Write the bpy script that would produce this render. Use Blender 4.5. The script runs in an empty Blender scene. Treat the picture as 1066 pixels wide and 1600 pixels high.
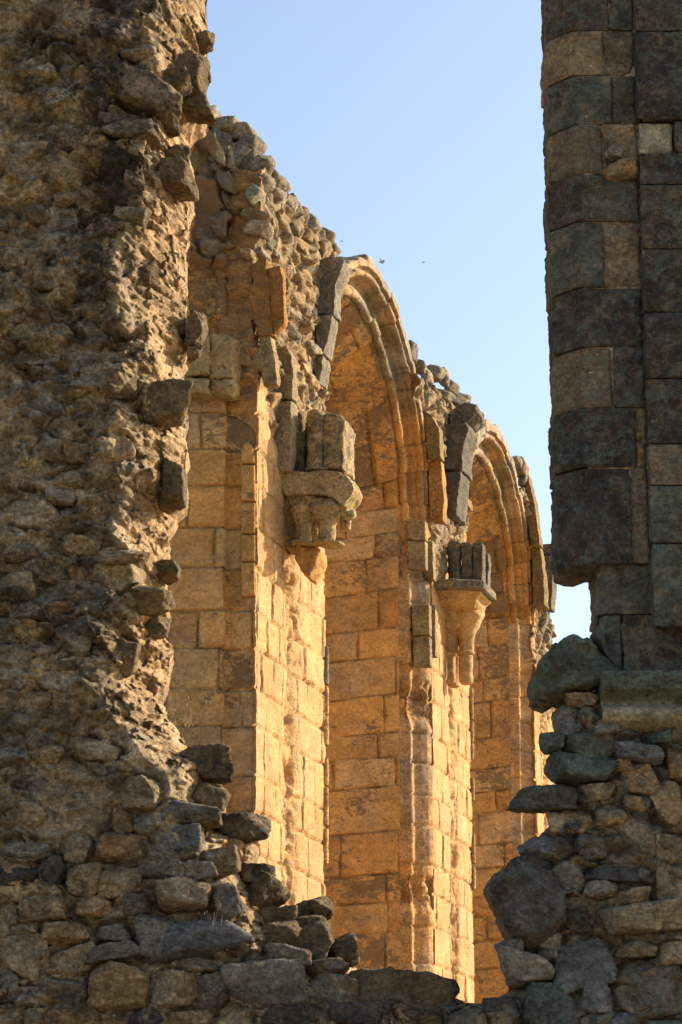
import bpy, math, random
import numpy as np
sc = bpy.context.scene
col = sc.collection
# ------------------------------------------------------------------ camera
PITCH = math.radians(15); FPX = 4000.0; CX, CY = 533.0, 800.0; EYE = 1.6
cam = bpy.data.objects.new('camera', bpy.data.cameras.new('camera')); col.objects.link(cam)
cam.location = (0, 0, EYE); cam.rotation_euler = (math.radians(90) + PITCH, 0, 0)
cam.data.sensor_fit = 'VERTICAL'; cam.data.sensor_height = 36; cam.data.sensor_width = 24
cam.data.lens = FPX / 1600 * 36; cam.data.clip_start = 0.1; cam.data.clip_end = 5000
sc.camera = cam
# ------------------------------------------------------------------ sky, sun, exposure
SUN_AZ = math.radians(62); SUN_EL = math.radians(25)       # azimuth from +Y towards +X
w = bpy.data.worlds.new('World'); sc.world = w; w.use_nodes = True
nt = w.node_tree; bg = nt.nodes['Background']
sky = nt.nodes.new('ShaderNodeTexSky'); sky.sky_type = 'NISHITA'; sky.sun_disc = False
sky.sun_elevation = SUN_EL; sky.sun_rotation = SUN_AZ; sky.air_density = 1.0; sky.dust_density = 2.2; sky.ozone_density = 1.2
nt.links.new(sky.outputs[0], bg.inputs[0]); bg.inputs[1].default_value = 0.15
sun = bpy.data.objects.new('sun', bpy.data.lights.new('sun', 'SUN')); col.objects.link(sun)
sun.data.energy = 5.0; sun.data.angle = math.radians(0.5); sun.data.color = (1.0, 0.86, 0.69)
sun.rotation_euler = (math.radians(90) - SUN_EL, 0, math.pi - SUN_AZ)
sc.view_settings.view_transform = 'Standard'; sc.view_settings.look = 'None'
sc.view_settings.exposure = 0.75; sc.view_settings.gamma = 1

# ------------------------------------------------------------------ maths helpers
Fv = np.array([0, math.cos(PITCH), math.sin(PITCH)]); Uv = np.array([0, -math.sin(PITCH), math.cos(PITCH)])
PHI = math.atan(1167 / FPX * math.cos(PITCH))
dW = np.array([math.sin(PHI), math.cos(PHI), 0.0]); nW = np.array([math.cos(PHI), -math.sin(PHI), 0.0]); DW = 7.8
def ray(x, y): return Fv + np.array([1, 0, 0]) * (x - CX) / FPX - Uv * (y - CY) / FPX
def WP(x, y, p=0.0):                 # photo point -> (t, z) on the far wall at stand-off p
    r = ray(x, y); k = (-DW + p) / (r @ nW); P = r * k; return float(P @ dW), float(P[2] + EYE)
def FG(x, y, Y=10.0):                # photo point -> (X, Z) on the near wall's plane
    r = ray(x, y); k = Y / r[1]; return float(r[0] * k), float(r[2] * k + EYE)
def wall(t, p, z):                   # far wall frame -> world
    t = np.asarray(t, float); p = np.asarray(p, float); z = np.asarray(z, float)
    t, p, z = np.broadcast_arrays(t, p, z)
    return np.stack([dW[0] * t + nW[0] * (p - DW), dW[1] * t + nW[1] * (p - DW), z], -1)
def smooth(a, b, x):
    q = np.clip((x - a) / (b - a), 0, 1); return q * q * (3 - 2 * q)
_r = np.random.RandomState(7)
PERM = _r.permutation(256); PERM = np.concatenate([PERM, PERM])
G3 = _r.normal(size=(256, 3)); G3 /= np.linalg.norm(G3, axis=1)[:, None]
R8 = _r.rand(256, 8)
def perlin(P, seed=0):
    P = P + np.array([seed * 17.31, seed * 7.77, seed * 3.19])
    I = np.floor(P).astype(np.int64); f = P - I; I &= 255
    u = f * f * f * (f * (f * 6 - 15) + 10); out = 0
    for a in (0, 1):
        for b in (0, 1):
            for c in (0, 1):
                h = PERM[PERM[PERM[(I[..., 0] + a) & 255] + ((I[..., 1] + b) & 255)] + ((I[..., 2] + c) & 255)]
                g = G3[h]; dd = g[..., 0] * (f[..., 0] - a) + g[..., 1] * (f[..., 1] - b) + g[..., 2] * (f[..., 2] - c)
                wt = (u[..., 0] if a else 1 - u[..., 0]) * (u[..., 1] if b else 1 - u[..., 1]) * (u[..., 2] if c else 1 - u[..., 2])
                out = out + dd * wt
    return out * 1.6
def fbm(P, oc=4, seed=0, gain=.5, ridge=False):
    s = 0; a = 1; n = 0
    for i in range(oc):
        v = perlin(P * 2.03 ** i, seed + i * 5)
        if ridge: v = 0.6 - np.abs(v) * 1.6
        s = s + a * v; n += a; a *= gain
    return s / n
def hash2(i, j, seed=0):
    return R8[PERM[(PERM[(i + seed * 31) & 255] + j) & 255]]
def voro(u, v, seed=0, jit=.8):
    """cells of unit size: returns F1, F2-F1, random row of the cell, local offsets"""
    iu = np.floor(u).astype(np.int64); iv = np.floor(v).astype(np.int64)
    F1 = np.full(u.shape, 9.); F2 = np.full(u.shape, 9.)
    rr = np.zeros(u.shape + (8,)); lu = np.zeros(u.shape); lv = np.zeros(u.shape)
    for a in (-1, 0, 1):
        for b in (-1, 0, 1):
            i = iu + a; j = iv + b; h = hash2(i, j, seed)
            cu = i + .5 + (h[..., 0] - .5) * jit + .5 * (j & 1); cv = j + .5 + (h[..., 1] - .5) * jit
            du = u - cu; dv = v - cv; dd = np.sqrt(du * du + dv * dv)
            near = dd < F1
            F2 = np.where(near, F1, np.minimum(F2, dd)); F1 = np.where(near, dd, F1)
            rr[near] = h[near]; lu = np.where(near, du, lu); lv = np.where(near, dv, lv)
    return F1, F2 - F1, rr, lu, lv
def rubble(u, v, sx, sy, seed, amp=1.0):
    """height and stone id of a bed of irregular stones; u, v in metres"""
    P = np.stack([u, v, u * 0], -1)
    wu = u + fbm(P * (1.2 / sx), 2, seed + 3) * sx * .45; wv = v + fbm(P * (1.2 / sx), 2, seed + 9) * sy * .45
    f1, e, r, lu, lv = voro(wu / sx, wv / sy, seed)
    body = smooth(0, .22, e) ** .7
    h = body * (.25 + .75 * r[..., 2]) + body * (lu * (r[..., 3] - .5) * 1.3 + lv * (r[..., 4] - .5) * 1.6)
    return h * amp, r, body
def chips(u, v, s, seed, asp=.6, wamp=.35):
    """fractured stone: flat tilted facets with sharp edges, about -1..1"""
    P = np.stack([u, v, u * 0 + seed], -1)
    wu = u + fbm(P * (.9 / s), 3, seed + 3, .6) * s * wamp; wv = v + fbm(P * (.9 / s), 3, seed + 9, .6) * s * asp * wamp
    f1, e, r, lu, lv = voro(wu / s, wv / (s * asp), seed, .95)
    return (r[..., 2] - .5) * 1.3 + lu * (r[..., 3] - .5) * 2.2 + lv * (r[..., 4] - .6) * 2.6, r, e
def poly_sdf(X, Z, poly):
    poly = np.asarray(poly, float); d = np.full(X.shape, 1e9); ins = np.zeros(X.shape, bool)
    n = len(poly)
    for i in range(n):
        x0, y0 = poly[i]; x1, y1 = poly[(i + 1) % n]
        ex, ey = x1 - x0, y1 - y0; L = ex * ex + ey * ey + 1e-12
        q = np.clip(((X - x0) * ex + (Z - y0) * ey) / L, 0, 1)
        d = np.minimum(d, np.hypot(X - x0 - q * ex, Z - y0 - q * ey))
        c = ((y0 > Z) != (y1 > Z)) & (X < (x1 - x0) * (Z - y0) / ((y1 - y0) + 1e-12) + x0)
        ins ^= c
    return np.where(ins, d, -d)

# ------------------------------------------------------------------ object helpers
def empty(name, loc, label, cat, group=None):
    o = bpy.data.objects.new(name, None); col.objects.link(o); o.location = loc; o.empty_display_size = .2
    o['label'] = label; o['category'] = cat
    if group: o['group'] = group
    return o
def tag(o, label, cat, group=None):
    o['label'] = label; o['category'] = cat
    if group: o['group'] = group
    return o
def mesh(name, V, F, mat, parent=None, C=None, smoothf=True, loc=None):
    V = np.asarray(V, float).reshape(-1, 3)
    off = np.array(parent.location) if parent is not None and loc is None else np.array(loc if loc is not None else (0, 0, 0), float)
    if parent is not None and parent.parent is not None: off = off + np.array(parent.parent.location)
    me = bpy.data.meshes.new(name)
    F = np.asarray(F)
    V = V - off
    me.vertices.add(len(V)); me.vertices.foreach_set('co', V.astype(np.float32).ravel())
    k = F.shape[1]; nf = len(F)
    me.loops.add(nf * k); me.loops.foreach_set('vertex_index', F.astype(np.int32).ravel())
    me.polygons.add(nf); me.polygons.foreach_set('loop_start', np.arange(0, nf * k, k, dtype=np.int32))
    me.polygons.foreach_set('loop_total', np.full(nf, k, dtype=np.int32))
    me.polygons.foreach_set('use_smooth', np.full(nf, smoothf))
    if C is not None:
        C = np.asarray(C, float)
        if C.ndim == 1: C = np.broadcast_to(C, (len(V), 4))
        a = me.color_attributes.new('Col', 'FLOAT_COLOR', 'POINT'); a.data.foreach_set('color', C.astype(np.float32).ravel())
    me.update(); me.validate()
    me.materials.append(mat)
    o = bpy.data.objects.new(name, me); col.objects.link(o)
    if parent is not None: o.parent = parent
    if loc is not None: o.location = loc
    return o
def gridF(nu, nv, closed=False):
    """grid index [i over u][j over v]"""
    i = np.arange(nu - (0 if closed else 1)); j = np.arange(nv - 1)
    I, J = np.meshgrid(i, j, indexing='ij'); I2 = (I + 1) % nu
    return np.stack([I * nv + J, I2 * nv + J, I2 * nv + J + 1, I * nv + J + 1], -1).reshape(-1, 4)
def join(parts):
    V = []; F = []; C = []; o = 0
    for v, f, c in parts:
        v = np.asarray(v).reshape(-1, 3); f = np.asarray(f)
        if f.shape[1] == 3: f = np.concatenate([f, f[:, 2:3]], 1)
        c = np.asarray(c, float)
        if c.ndim == 1: c = np.broadcast_to(c, (len(v), 4))
        V.append(v); F.append(f + o); C.append(c.reshape(-1, 4)); o += len(v)
    return np.concatenate(V), np.concatenate(F), np.concatenate(C)

# ------------------------------------------------------------------ materials
def stone_mat(name, crust=(.045, .038, .03), lichen=(.20, .27, .20), lich=0.0, spot=(.5, .5, .42), bump=.5, sc_=1.0, var=.5, crust_bias=0.0, grain=1.0):
    m = bpy.data.materials.new(name); m.use_nodes = True; t = m.node_tree; N = t.nodes; L = t.links
    b = N['Principled BSDF']; b.inputs['Roughness'].default_value = .92
    if 'Specular IOR Level' in b.inputs: b.inputs['Specular IOR Level'].default_value = .25
    tc = N.new('ShaderNodeTexCoord'); at = N.new('ShaderNodeAttribute'); at.attribute_name = 'Col'
    mp = N.new('ShaderNodeMapping'); mp.inputs['Scale'].default_value = (1, 1, 1.9); L.new(tc.outputs['Object'], mp.inputs['Vector'])
    def noise(s, det=6, rough=.6, dist=0.0, bed=False):
        n = N.new('ShaderNodeTexNoise'); n.inputs['Scale'].default_value = s * sc_; n.inputs['Detail'].default_value = det
        n.inputs['Roughness'].default_value = rough; n.inputs['Distortion'].default_value = dist
        L.new((mp.outputs[0] if bed else tc.outputs['Object']), n.inputs['Vector']); return n.outputs['Fac']
    def ramp(src, a, b_, c0=(0, 0, 0, 1), c1=(1, 1, 1, 1)):
        r = N.new('ShaderNodeValToRGB'); r.color_ramp.elements[0].position = a; r.color_ramp.elements[1].position = b_
        r.color_ramp.elements[0].color = c0; r.color_ramp.elements[1].color = c1; L.new(src, r.inputs[0]); return r.outputs[0]
    def mix(fac, a, b_, mode='MIX'):
        x = N.new('ShaderNodeMix'); x.data_type = 'RGBA'; x.blend_type = mode
        if isinstance(fac, float): x.inputs[0].default_value = fac
        else: L.new(fac, x.inputs[0])
        for k, q in ((6, a), (7, b_)):
            if isinstance(q, tuple): x.inputs[k].default_value = q + (1,)
            else: L.new(q, x.inputs[k])
        return x.outputs[2]
    def math_(op, a, b_):
        x = N.new('ShaderNodeMath'); x.operation = op
        for k, q in ((0, a), (1, b_)):
            if isinstance(q, float): x.inputs[k].default_value = q
            else: L.new(q, x.inputs[k])
        return x.outputs[0]
    # base tint modulated by mid and fine grain
    g1 = ramp(noise(2.3, 9, .7, .6), .34, .66, (1 - var, 1 - var * 1.05, 1 - var * 1.15, 1), (1 + var * .5, 1 + var * .45, 1 + var * .35, 1))
    c = mix(1.0, at.outputs['Color'], g1, 'MULTIPLY')
    g2 = ramp(noise(26, 6, .7), .32, .68, (1 - .48 * grain, 1 - .52 * grain, 1 - .57 * grain, 1), (1 + .38 * grain, 1 + .37 * grain, 1 + .34 * grain, 1))
    c = mix(1.0, c, g2, 'MULTIPLY')
    # dark crust driven by the alpha of the attribute
    cn = math_('ADD', noise(5.5 if grain > .6 else 3.6, 9, .78, 1.2, grain < .7), math_('MULTIPLY', noise(17, 5, .7), .35))
    cf = math_('ADD', cn, math_('MULTIPLY', at.outputs['Alpha'], .55))
    cf = ramp(cf, .86 - crust_bias, (1.02 if grain > .7 else .93) - crust_bias)
    c = mix(math_('MULTIPLY', cf, .85), c, crust)
    if lich > 0:
        ln = ramp(noise(7.5, 9, .75, .4), .66 - lich * .35, .74 - lich * .3)
        l2 = ramp(noise(60, 4, .8), .38, .6)
        c = mix(math_('MULTIPLY', math_('MULTIPLY', ln, l2), .8), c, lichen)
    sp = ramp(noise(34, 3, .5), .71, .76)
    c = mix(math_('MULTIPLY', sp, .55), c, spot)
    L.new(c, b.inputs['Base Color'])
    bn = math_('ADD', math_('MULTIPLY', noise(9, 10, .72, .3), 1.0), math_('MULTIPLY', noise(55, 8, .75), .45))
    # pits
    vo = N.new('ShaderNodeTexVoronoi'); vo.inputs['Scale'].default_value = 30 * sc_; L.new(tc.outputs['Object'], vo.inputs['Vector'])
    pit = ramp(vo.outputs['Distance'], .1, .38)
    bn = math_('ADD', bn, math_('MULTIPLY', pit, .16)); bn = math_('ADD', bn, math_('MULTIPLY', ramp(noise(14, 6, .7, .5, True), .5, .6), -.22))
    bp = N.new('ShaderNodeBump'); bp.inputs['Strength'].default_value = bump; bp.inputs['Distance'].default_value = .05 / sc_
    L.new(bn, bp.inputs['Height']); L.new(bp.outputs[0], b.inputs['Normal'])
    return m
M_near = stone_mat('rubble_stone', bump=1.0, sc_=2.2, var=.6, lich=.2, lichen=(.23, .245, .21), crust=(.04, .033, .026), crust_bias=.02)
M_nearR = stone_mat('dark_lichened_stone', bump=.85, sc_=2.2, var=.5, lich=.45, lichen=(.15, .205, .16), crust=(.035, .028, .022), crust_bias=.02)
M_far = stone_mat('ochre_stone', bump=.7, sc_=1.0, var=.3, grain=.62, crust=(.20, .12, .055), spot=(.62, .5, .34))
M_farG = stone_mat('weathered_stone', bump=.9, sc_=1.3, var=.45, lich=.3, lichen=(.20, .19, .07), crust=(.09, .08, .06))
M_straw = bpy.data.materials.new('dry_straw'); M_straw.use_nodes = True
M_straw.node_tree.nodes['Principled BSDF'].inputs['Base Color'].default_value = (.5, .37, .2, 1)
M_straw.node_tree.nodes['Principled BSDF'].inputs['Roughness'].default_value = .8
def ground_mat():
    m = bpy.data.materials.new('grass_and_gravel'); m.use_nodes = True; t = m.node_tree
    b = t.nodes['Principled BSDF']; b.inputs['Roughness'].default_value = .95
    n = t.nodes.new('ShaderNodeTexNoise'); n.inputs['Scale'].default_value = .35; n.inputs['Detail'].default_value = 8
    r = t.nodes.new('ShaderNodeValToRGB'); r.color_ramp.elements[0].color = (.30, .21, .11, 1); r.color_ramp.elements[1].color = (.42, .32, .19, 1)
    t.links.new(n.outputs['Fac'], r.inputs[0]); t.links.new(r.outputs[0], b.inputs['Base Color']); return m

OCH = np.array([.70, .375, .11]); OCH2 = np.array([.56, .26, .065]); PALE = np.array([.62, .39, .17])
GREY = np.array([.36, .31, .225]); GRN = np.array([.20, .17, .075]); DARKG = np.array([.18, .15, .11])

# ------------------------------------------------------------------ geometry: rocks and puffed slabs
def sph(n=26, m=40):
    th = np.linspace(0, math.pi, n); ph = np.linspace(0, 2 * math.pi, m, endpoint=False)
    PH, TH = np.meshgrid(ph, th, indexing='ij')
    return np.stack([np.sin(TH) * np.cos(PH), np.sin(TH) * np.sin(PH), np.cos(TH)], -1).reshape(-1, 3), gridF(m, n, True)
SP_HI = sph(40, 64); SP_LO = sph(20, 30)
def rock(cx, cy, cz, sx, sy, sz, rot=0., seed=0, hi=True, tint=(.3, .25, .17), crust=.3, rough=.1, k=34, axes=None):
    """faceted weathered stone: soft intersection of random half spaces; sx, sy, sz half sizes (right, depth, up)"""
    rs = np.random.RandomState(seed); U, F = SP_HI if hi else SP_LO
    nn = [(1, 0, 0), (-1, 0, 0), (0, 1, 0), (0, -1, 0), (0, 0, 1), (0, 0, -1)]
    nn = [np.array(v, float) + rs.normal(size=3) * .22 for v in nn] + [rs.normal(size=3) for _ in range(11)]
    nn = np.array([v / np.linalg.norm(v) for v in nn]); dd = np.concatenate([rs.uniform(.82, 1.0, 6), rs.uniform(.94, 1.25, 11)])
    q = np.clip(U @ nn.T, 1e-3, None) / dd
    r = 1 / (np.sum(q ** k, 1) ** (1 / k))
    V = U * r[:, None] * np.array([sx, sy, sz])
    m_ = min(sx, sz)
    nz = fbm(V / m_ * 1.0 + seed * 3.7, 4, seed % 40, .6)
    rz = fbm(V / m_ * np.array([1.6, 1.6, 3.2]) + seed * 1.7, 4, seed % 31 + 4, .6, ridge=True)
    fz = fbm(V / m_ * 6.5 + seed, 3, seed % 23 + 8, .6)
    pit = np.clip(fbm(V / m_ * 2.2 + seed * .7, 3, seed % 19 + 3) - .18, 0, 1)
    V = V * (1 + nz * rough * .9 + rz * rough * .75 + fz * rough * .5 - pit * rough * 2.2)[:, None]
    c, s = math.cos(math.radians(rot)), math.sin(math.radians(rot))
    x, z = V[:, 0] * c - V[:, 2] * s, V[:, 0] * s + V[:, 2] * c
    C = np.empty((len(V), 4)); C[:, :3] = np.array(tint) * (1 + nz * .7 + fz * .5)[:, None]; C[:, 3] = crust + nz * .5
    if axes is None: W_ = np.stack([x + cx, V[:, 1] + cy, z + cz], -1)
    else: W_ = axes(x + cx, V[:, 1] + cy, z + cz)
    return W_, F, C
def resample(poly, n):
    P = np.asarray(poly, float); P = np.vstack([P, P[:1]]); L = np.r_[0, np.cumsum(np.hypot(*np.diff(P, axis=0).T))]
    s = np.linspace(0, L[-1], n, endpoint=False); return np.stack([np.interp(s, L, P[:, 0]), np.interp(s, L, P[:, 1])], -1)
def puff(poly, w0, depth, fr, bevel=.02, n=90, amp=.01, seed=0, tint=OCH, crust=.2, freq=6., nd=8, nr=14, lay=None):
    """solid with the outline poly (a, b), front face at w0, going back by depth; fr(a, b, w) -> world"""
    B = resample(poly, n); c = B.mean(0)
    Nn = B - c; Ln = np.hypot(*Nn.T)[:, None]
    rows = []
    for k in np.linspace(.02, 1, nr)[:-1]: rows.append((B - Nn * (1 - k) - Nn / Ln * bevel * k, w0))
    for a in (20, 45, 70): rows.append((B - Nn / Ln * bevel * (1 - math.sin(math.radians(a))), w0 - bevel * (1 - math.cos(math.radians(a)))))
    for q in np.linspace(0, 1, nd): rows.append((B, w0 - bevel - (depth - bevel) * q))
    for k in (.6, .02): rows.append((B - Nn * (1 - k), w0 - depth))
    A = np.array([r[0][:, 0] for r in rows]).T; Bz = np.array([r[0][:, 1] for r in rows]).T
    Wd = np.array([np.full(n, r[1]) for r in rows]).T
    V = fr(A, Bz, Wd)
    sh = V.shape; Vf = V.reshape(-1, 3)
    D = np.stack([fbm(Vf * freq, 4, seed + k * 11, .55) for k in range(3)], -1) * amp * 2
    D2 = fbm(Vf * freq * 2.5, 3, seed + 50, .6)
    C = np.empty((len(Vf), 4)); C[:, :3] = np.array(tint) * (1 + D2 * .35)[:, None]; C[:, 3] = crust + D2 * .4
    return Vf + D, gridF(n, len(rows), True), C

# ------------------------------------------------------------------ ashlar bed
def ashlar(s, z, seed, courses, wmin=.35, wmax=.8, joint=.012, rnd=.012):
    s = s + perlin(np.stack([s * 2.2, z * 2.2, s * 0 + seed], -1), seed + 3) * .02; z = z + perlin(np.stack([s * 1.6, z * 1.6, s * 0 + seed], -1), seed + 4) * .022
    """s, z arrays in metres -> recess (<=0 metres), block random row, edge distance"""
    rs = np.random.RandomState(seed); ci = np.clip(np.searchsorted(courses, z) - 1, 0, len(courses) - 2)
    zl = courses[ci]; zh = courses[ci + 1]
    el = np.zeros(s.shape); er = np.zeros(s.shape); bid = np.zeros(s.shape, int)
    smin, smax = s.min() - .5, s.max() + .5
    for k in range(len(courses) - 1):
        m = ci == k
        e = [smin - rs.rand() * .5]
        while e[-1] < smax: e.append(e[-1] + rs.uniform(wmin, wmax))
        if not m.any(): continue
        e = np.array(e); j = np.clip(np.searchsorted(e, s[m]) - 1, 0, len(e) - 2)
        el[m] = s[m] - e[j]; er[m] = e[j + 1] - s[m]; bid[m] = k * 37 + j
    dist = np.minimum(np.minimum(el, er), np.minimum(z - zl, zh - z))
    r = R8[PERM[bid & 255]]
    nz = perlin(np.stack([s * 5, z * 5, s * 0 + seed], -1), seed)
    jd = joint * (.7 + .9 * np.clip(nz + .3, 0, 1.4))
    rec = -.034 * (1 - smooth(jd * .5, jd * .5 + rnd, dist)) * np.clip(.85 + nz * 1.3, .38, 1.3)
    rec = rec + (r[..., 2] - .5) * .022 + (el / (el + er + 1e-6) - .5) * (r[..., 3] - .5) * .02 + ((z - zl) / (zh - zl + 1e-6) - .5) * (r[..., 4] - .5) * .02
    return rec, r, dist
def courses_to(z0, z1, seed, a=.34, b=.52):
    rs = np.random.RandomState(seed); e = [z0]
    while e[-1] < z1: e.append(e[-1] + rs.uniform(a, b))
    return np.array(e)
CRS = courses_to(-.2, 14, 5)

# ================================================================== GROUND
g = mesh('ground', [(-2500, -2500, 0), (2500, -2500, 0), (2500, 2500, 0), (-2500, 2500, 0)], [(0, 1, 2, 3)], ground_mat())
g['kind'] = 'structure'

# ================================================================== FAR ABBEY WALL
def zrows(lo=3.6, top=12.4, fine=.02): return np.concatenate([np.linspace(0, lo, 12)[:-1], np.arange(lo, top, fine), [top]])
def far_tint(t, p, z, r, seed, grey):
    """block tint: ochre blocks, some paler; grey in [0,1] blends to weathered stone"""
    P = np.stack([t, p, z], -1); n1 = fbm(P * 1.3, 3, seed); n2 = fbm(P * np.array([3, 3, 6.]), 4, seed + 3)
    c = OCH * (1 - r[..., 5:6]) + OCH2 * r[..., 5:6]; c = c + (PALE - c) * (r[..., 6:7] ** 3)
    c = c * (.86 + .26 * r[..., 7:8]) * (1 + n2[..., None] * .22)
    gm = np.clip(grey + n1 * .9, 0, 1)[..., None]
    return c * (1 - gm) + (GREY * (1 + n2[..., None] * .5)) * gm

# --- generic ribbon: path in plan (t, p), swept in z, displaced along its plan normal
def ribbon(path, zs, step, disp, tintf, tshift=None, side=1):
    P = np.asarray(path, float); L = np.r_[0, np.cumsum(np.hypot(*np.diff(P, axis=0).T))]
    s = []
    for k in range(len(P) - 1):
        n = max(2, int((L[k + 1] - L[k]) / step)); s += list(np.linspace(L[k], L[k + 1], n, endpoint=False))
    s = np.array(s + [L[-1]])
    t = np.interp(s, L, P[:, 0]); p = np.interp(s, L, P[:, 1])
    tg = np.gradient(t, s); pg = np.gradient(p, s); q = np.hypot(tg, pg) + 1e-9
    nt_, np_ = -pg / q * side, tg / q * side
    S, Z = np.meshgrid(s, zs, indexing='ij'); T = np.broadcast_to(t[:, None], S.shape).copy(); Pp = np.broadcast_to(p[:, None], S.shape).copy()
    if tshift is not None: T = T + tshift(T, Pp, Z)
    h = disp(S, T, Pp, Z)
    T2 = T + nt_[:, None] * h; P2 = Pp + np_[:, None] * h
    V = wall(T2, P2, Z)
    C = tintf(S, T, Pp, Z, h)
    return V.reshape(-1, 3), gridF(len(s), len(zs)), C.reshape(-1, 4)

abbey = empty('ruined_arcade', tuple(wall(30, -.8, 0)), 'tall sunlit ochre stone wall with arched window bays seen through the gap', 'arcade')

# pier faces, (t0, t1, seed, rough band centre)
def pier_face(t0, t1, seed, leftf, rightf, ztop, roughz, band, name, lo=3.6):
    zs = zrows(lo, 12.35, .022); nt_ = int((t1 - t0) / .02) + 30
    u = np.linspace(0, 1, nt_)
    Z = np.broadcast_to(zs[None, :], (nt_, len(zs)))
    a = np.array([leftf(z) for z in zs]); b = np.array([rightf(z) for z in zs])
    T = a[None, :] + (b - a)[None, :] * u[:, None]
    zt = np.array([ztop(t) for t in T[:, -1]]); Zs = Z.copy()
    zt2 = np.interp(T, np.linspace(T.min(), T.max(), 200), [ztop(t) for t in np.linspace(T.min(), T.max(), 200)])
    Zs = np.minimum(Z, zt2 + (Z - zt2) * 0)
    Zs = np.where(Z > 9.0, 9.0 + (Z - 9.0) / (12.35 - 9.0) * (zt2 - 9.0), Z)
    rec, r, dist = ashlar(T, Zs, seed, CRS, .34, .62, .014, .012)
    P3 = np.stack([T, Zs, T * 0], -1)
    n1 = fbm(P3 * 1.1, 3, seed + 2); n2 = fbm(P3 * 5, 4, seed + 7); n3 = fbm(P3 * 14, 3, seed + 8)
    rub, rr, body = rubble(T, Zs, .30, .20, seed + 1)
    rz = smooth(roughz - .5, roughz + .5, Zs + n1 * 1.3)
    bm = np.exp(-((T - band) / .17) ** 2 * (1 + n2 * .8)) * smooth(-.35, .15, n1 + .15)
    bm = np.clip(bm * 1.3, 0, 1)
    ruin = np.maximum(rz, bm)
    h_a = rec + n3 * .008 - .03 * np.clip(-n2 - .15, 0, 1) * 1.2
    rubs, rrs, bds = rubble(T + .2, Zs, .13, .10, seed + 31); mk = smooth(-.05, .1, fbm(P3 * 1.9, 3, seed + 33))
    rub = rub * mk + (rubs * .45 + .1) * (1 - mk)
    h_r = -.13 * (1 - rz * .5) + rub * .14 * (.5 + .5 * rz) + n2 * .045 + n3 * .02 + fbm(P3 * 2.2, 3, seed + 12, ridge=True) * .03
    h_r = h_r - .14 * (1 - smooth(T1 + .25, T1 + .6, T)) * smooth(10.2, 10.5, Zs) * (1 - smooth(11.3, 11.6, Zs))
    if leftf(5.) < 25: h_r = h_r * (.45 + .55 * smooth(T1, T1 + .5, T))
    H = h_a * (1 - ruin) + h_r * ruin
    T = T + ruin * fbm(P3 * 3, 3, seed + 21) * .10
    grey = rz * .75 + np.clip(Zs - 8.6, 0, 3) * .12 - .1
    C = np.empty(T.shape + (4,)); r2 = np.where(ruin[..., None] > .5, rr, r)
    C[..., :3] = far_tint(T, H, Zs, r2, seed, grey) * .45 + np.array([.61, .42, .205]) * .52 * (1 - .35 * np.clip(grey, 0, 1))[..., None]  # sunlit faces blended paler than the jambs, sunlight put into the tint
    C[..., :3] *= (.78 + .22 * smooth(.002, .014, dist))[..., None] * (1 - ruin[..., None]) + ruin[..., None]
    C[..., 3] = .02 + .33 * rz + .2 * n2 + .12 * (r[..., 4] > .75)
    V = wall(T, H, Zs)
    # top and edges wrap back into the wall
    back = []
    F = gridF(nt_, len(zs)); V = V.reshape(-1, 3); C = C.reshape(-1, 4)
    tb = 12; idx = [(np.arange(nt_) * len(zs) + len(zs) - 1)]
    Vt = V[idx[0]]; W2 = [Vt - nW * q * 1.6 + np.array([0, 0, 1]) * (fbm(np.stack([Vt[:, 0] * 3, Vt[:, 1] * 3, Vt[:, 2] * 0 + q * 4], -1), 3, seed) * .15)[:, None] * (q > 0) for q in np.linspace(0, 1, tb)]
    Vc = np.array(W2).transpose(1, 0, 2); Cc = np.broadcast_to(C[idx[0]][:, None, :], (nt_, tb, 4))
    parts = [(V, F, C), (Vc.reshape(-1, 3), gridF(nt_, tb), Cc.reshape(-1, 4))]
    for ed in (0, nt_ - 1):
        e = V.reshape(nt_, len(zs), 3)[ed]; ec = C.reshape(nt_, len(zs), 4)[ed]
        qs = (0, .03, .07, .12, .18, .26, .36); ec = ec.copy(); ec[:, :3] = ec[:, :3] * .25 + OCH2 * .8 * .75  # wrapped edges tinted brown, shade of the viewer-facing side put into colour
        VV = np.array([e - nW * q for q in qs]); p1_ = leftf(5.) < 25 and ed == 0; lim = (smooth(9.3, 9.7, VV[..., 2]) * (1 if p1_ else 0))[..., None]; VV = VV * lim + (e[None] - nW * np.array(qs)[:, None, None] * .08) * (1 - lim)
        jj = (1 if p1_ else 0) * fbm(VV * 3.5, 4, seed + 80, .6) * smooth(9.2, 9.9, VV[..., 2]) * np.array([min(1, q * 12) for q in qs])[:, None]
        VV = VV + dW * (jj * .22)[..., None] * (1 if ed else 1); parts.append((VV.reshape(-1, 3), gridF(len(qs), len(zs)), np.tile(ec, (len(qs), 1))))
    v, f, c = join(parts)
    return mesh(name, v, f, M_far, abbey, c)

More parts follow.
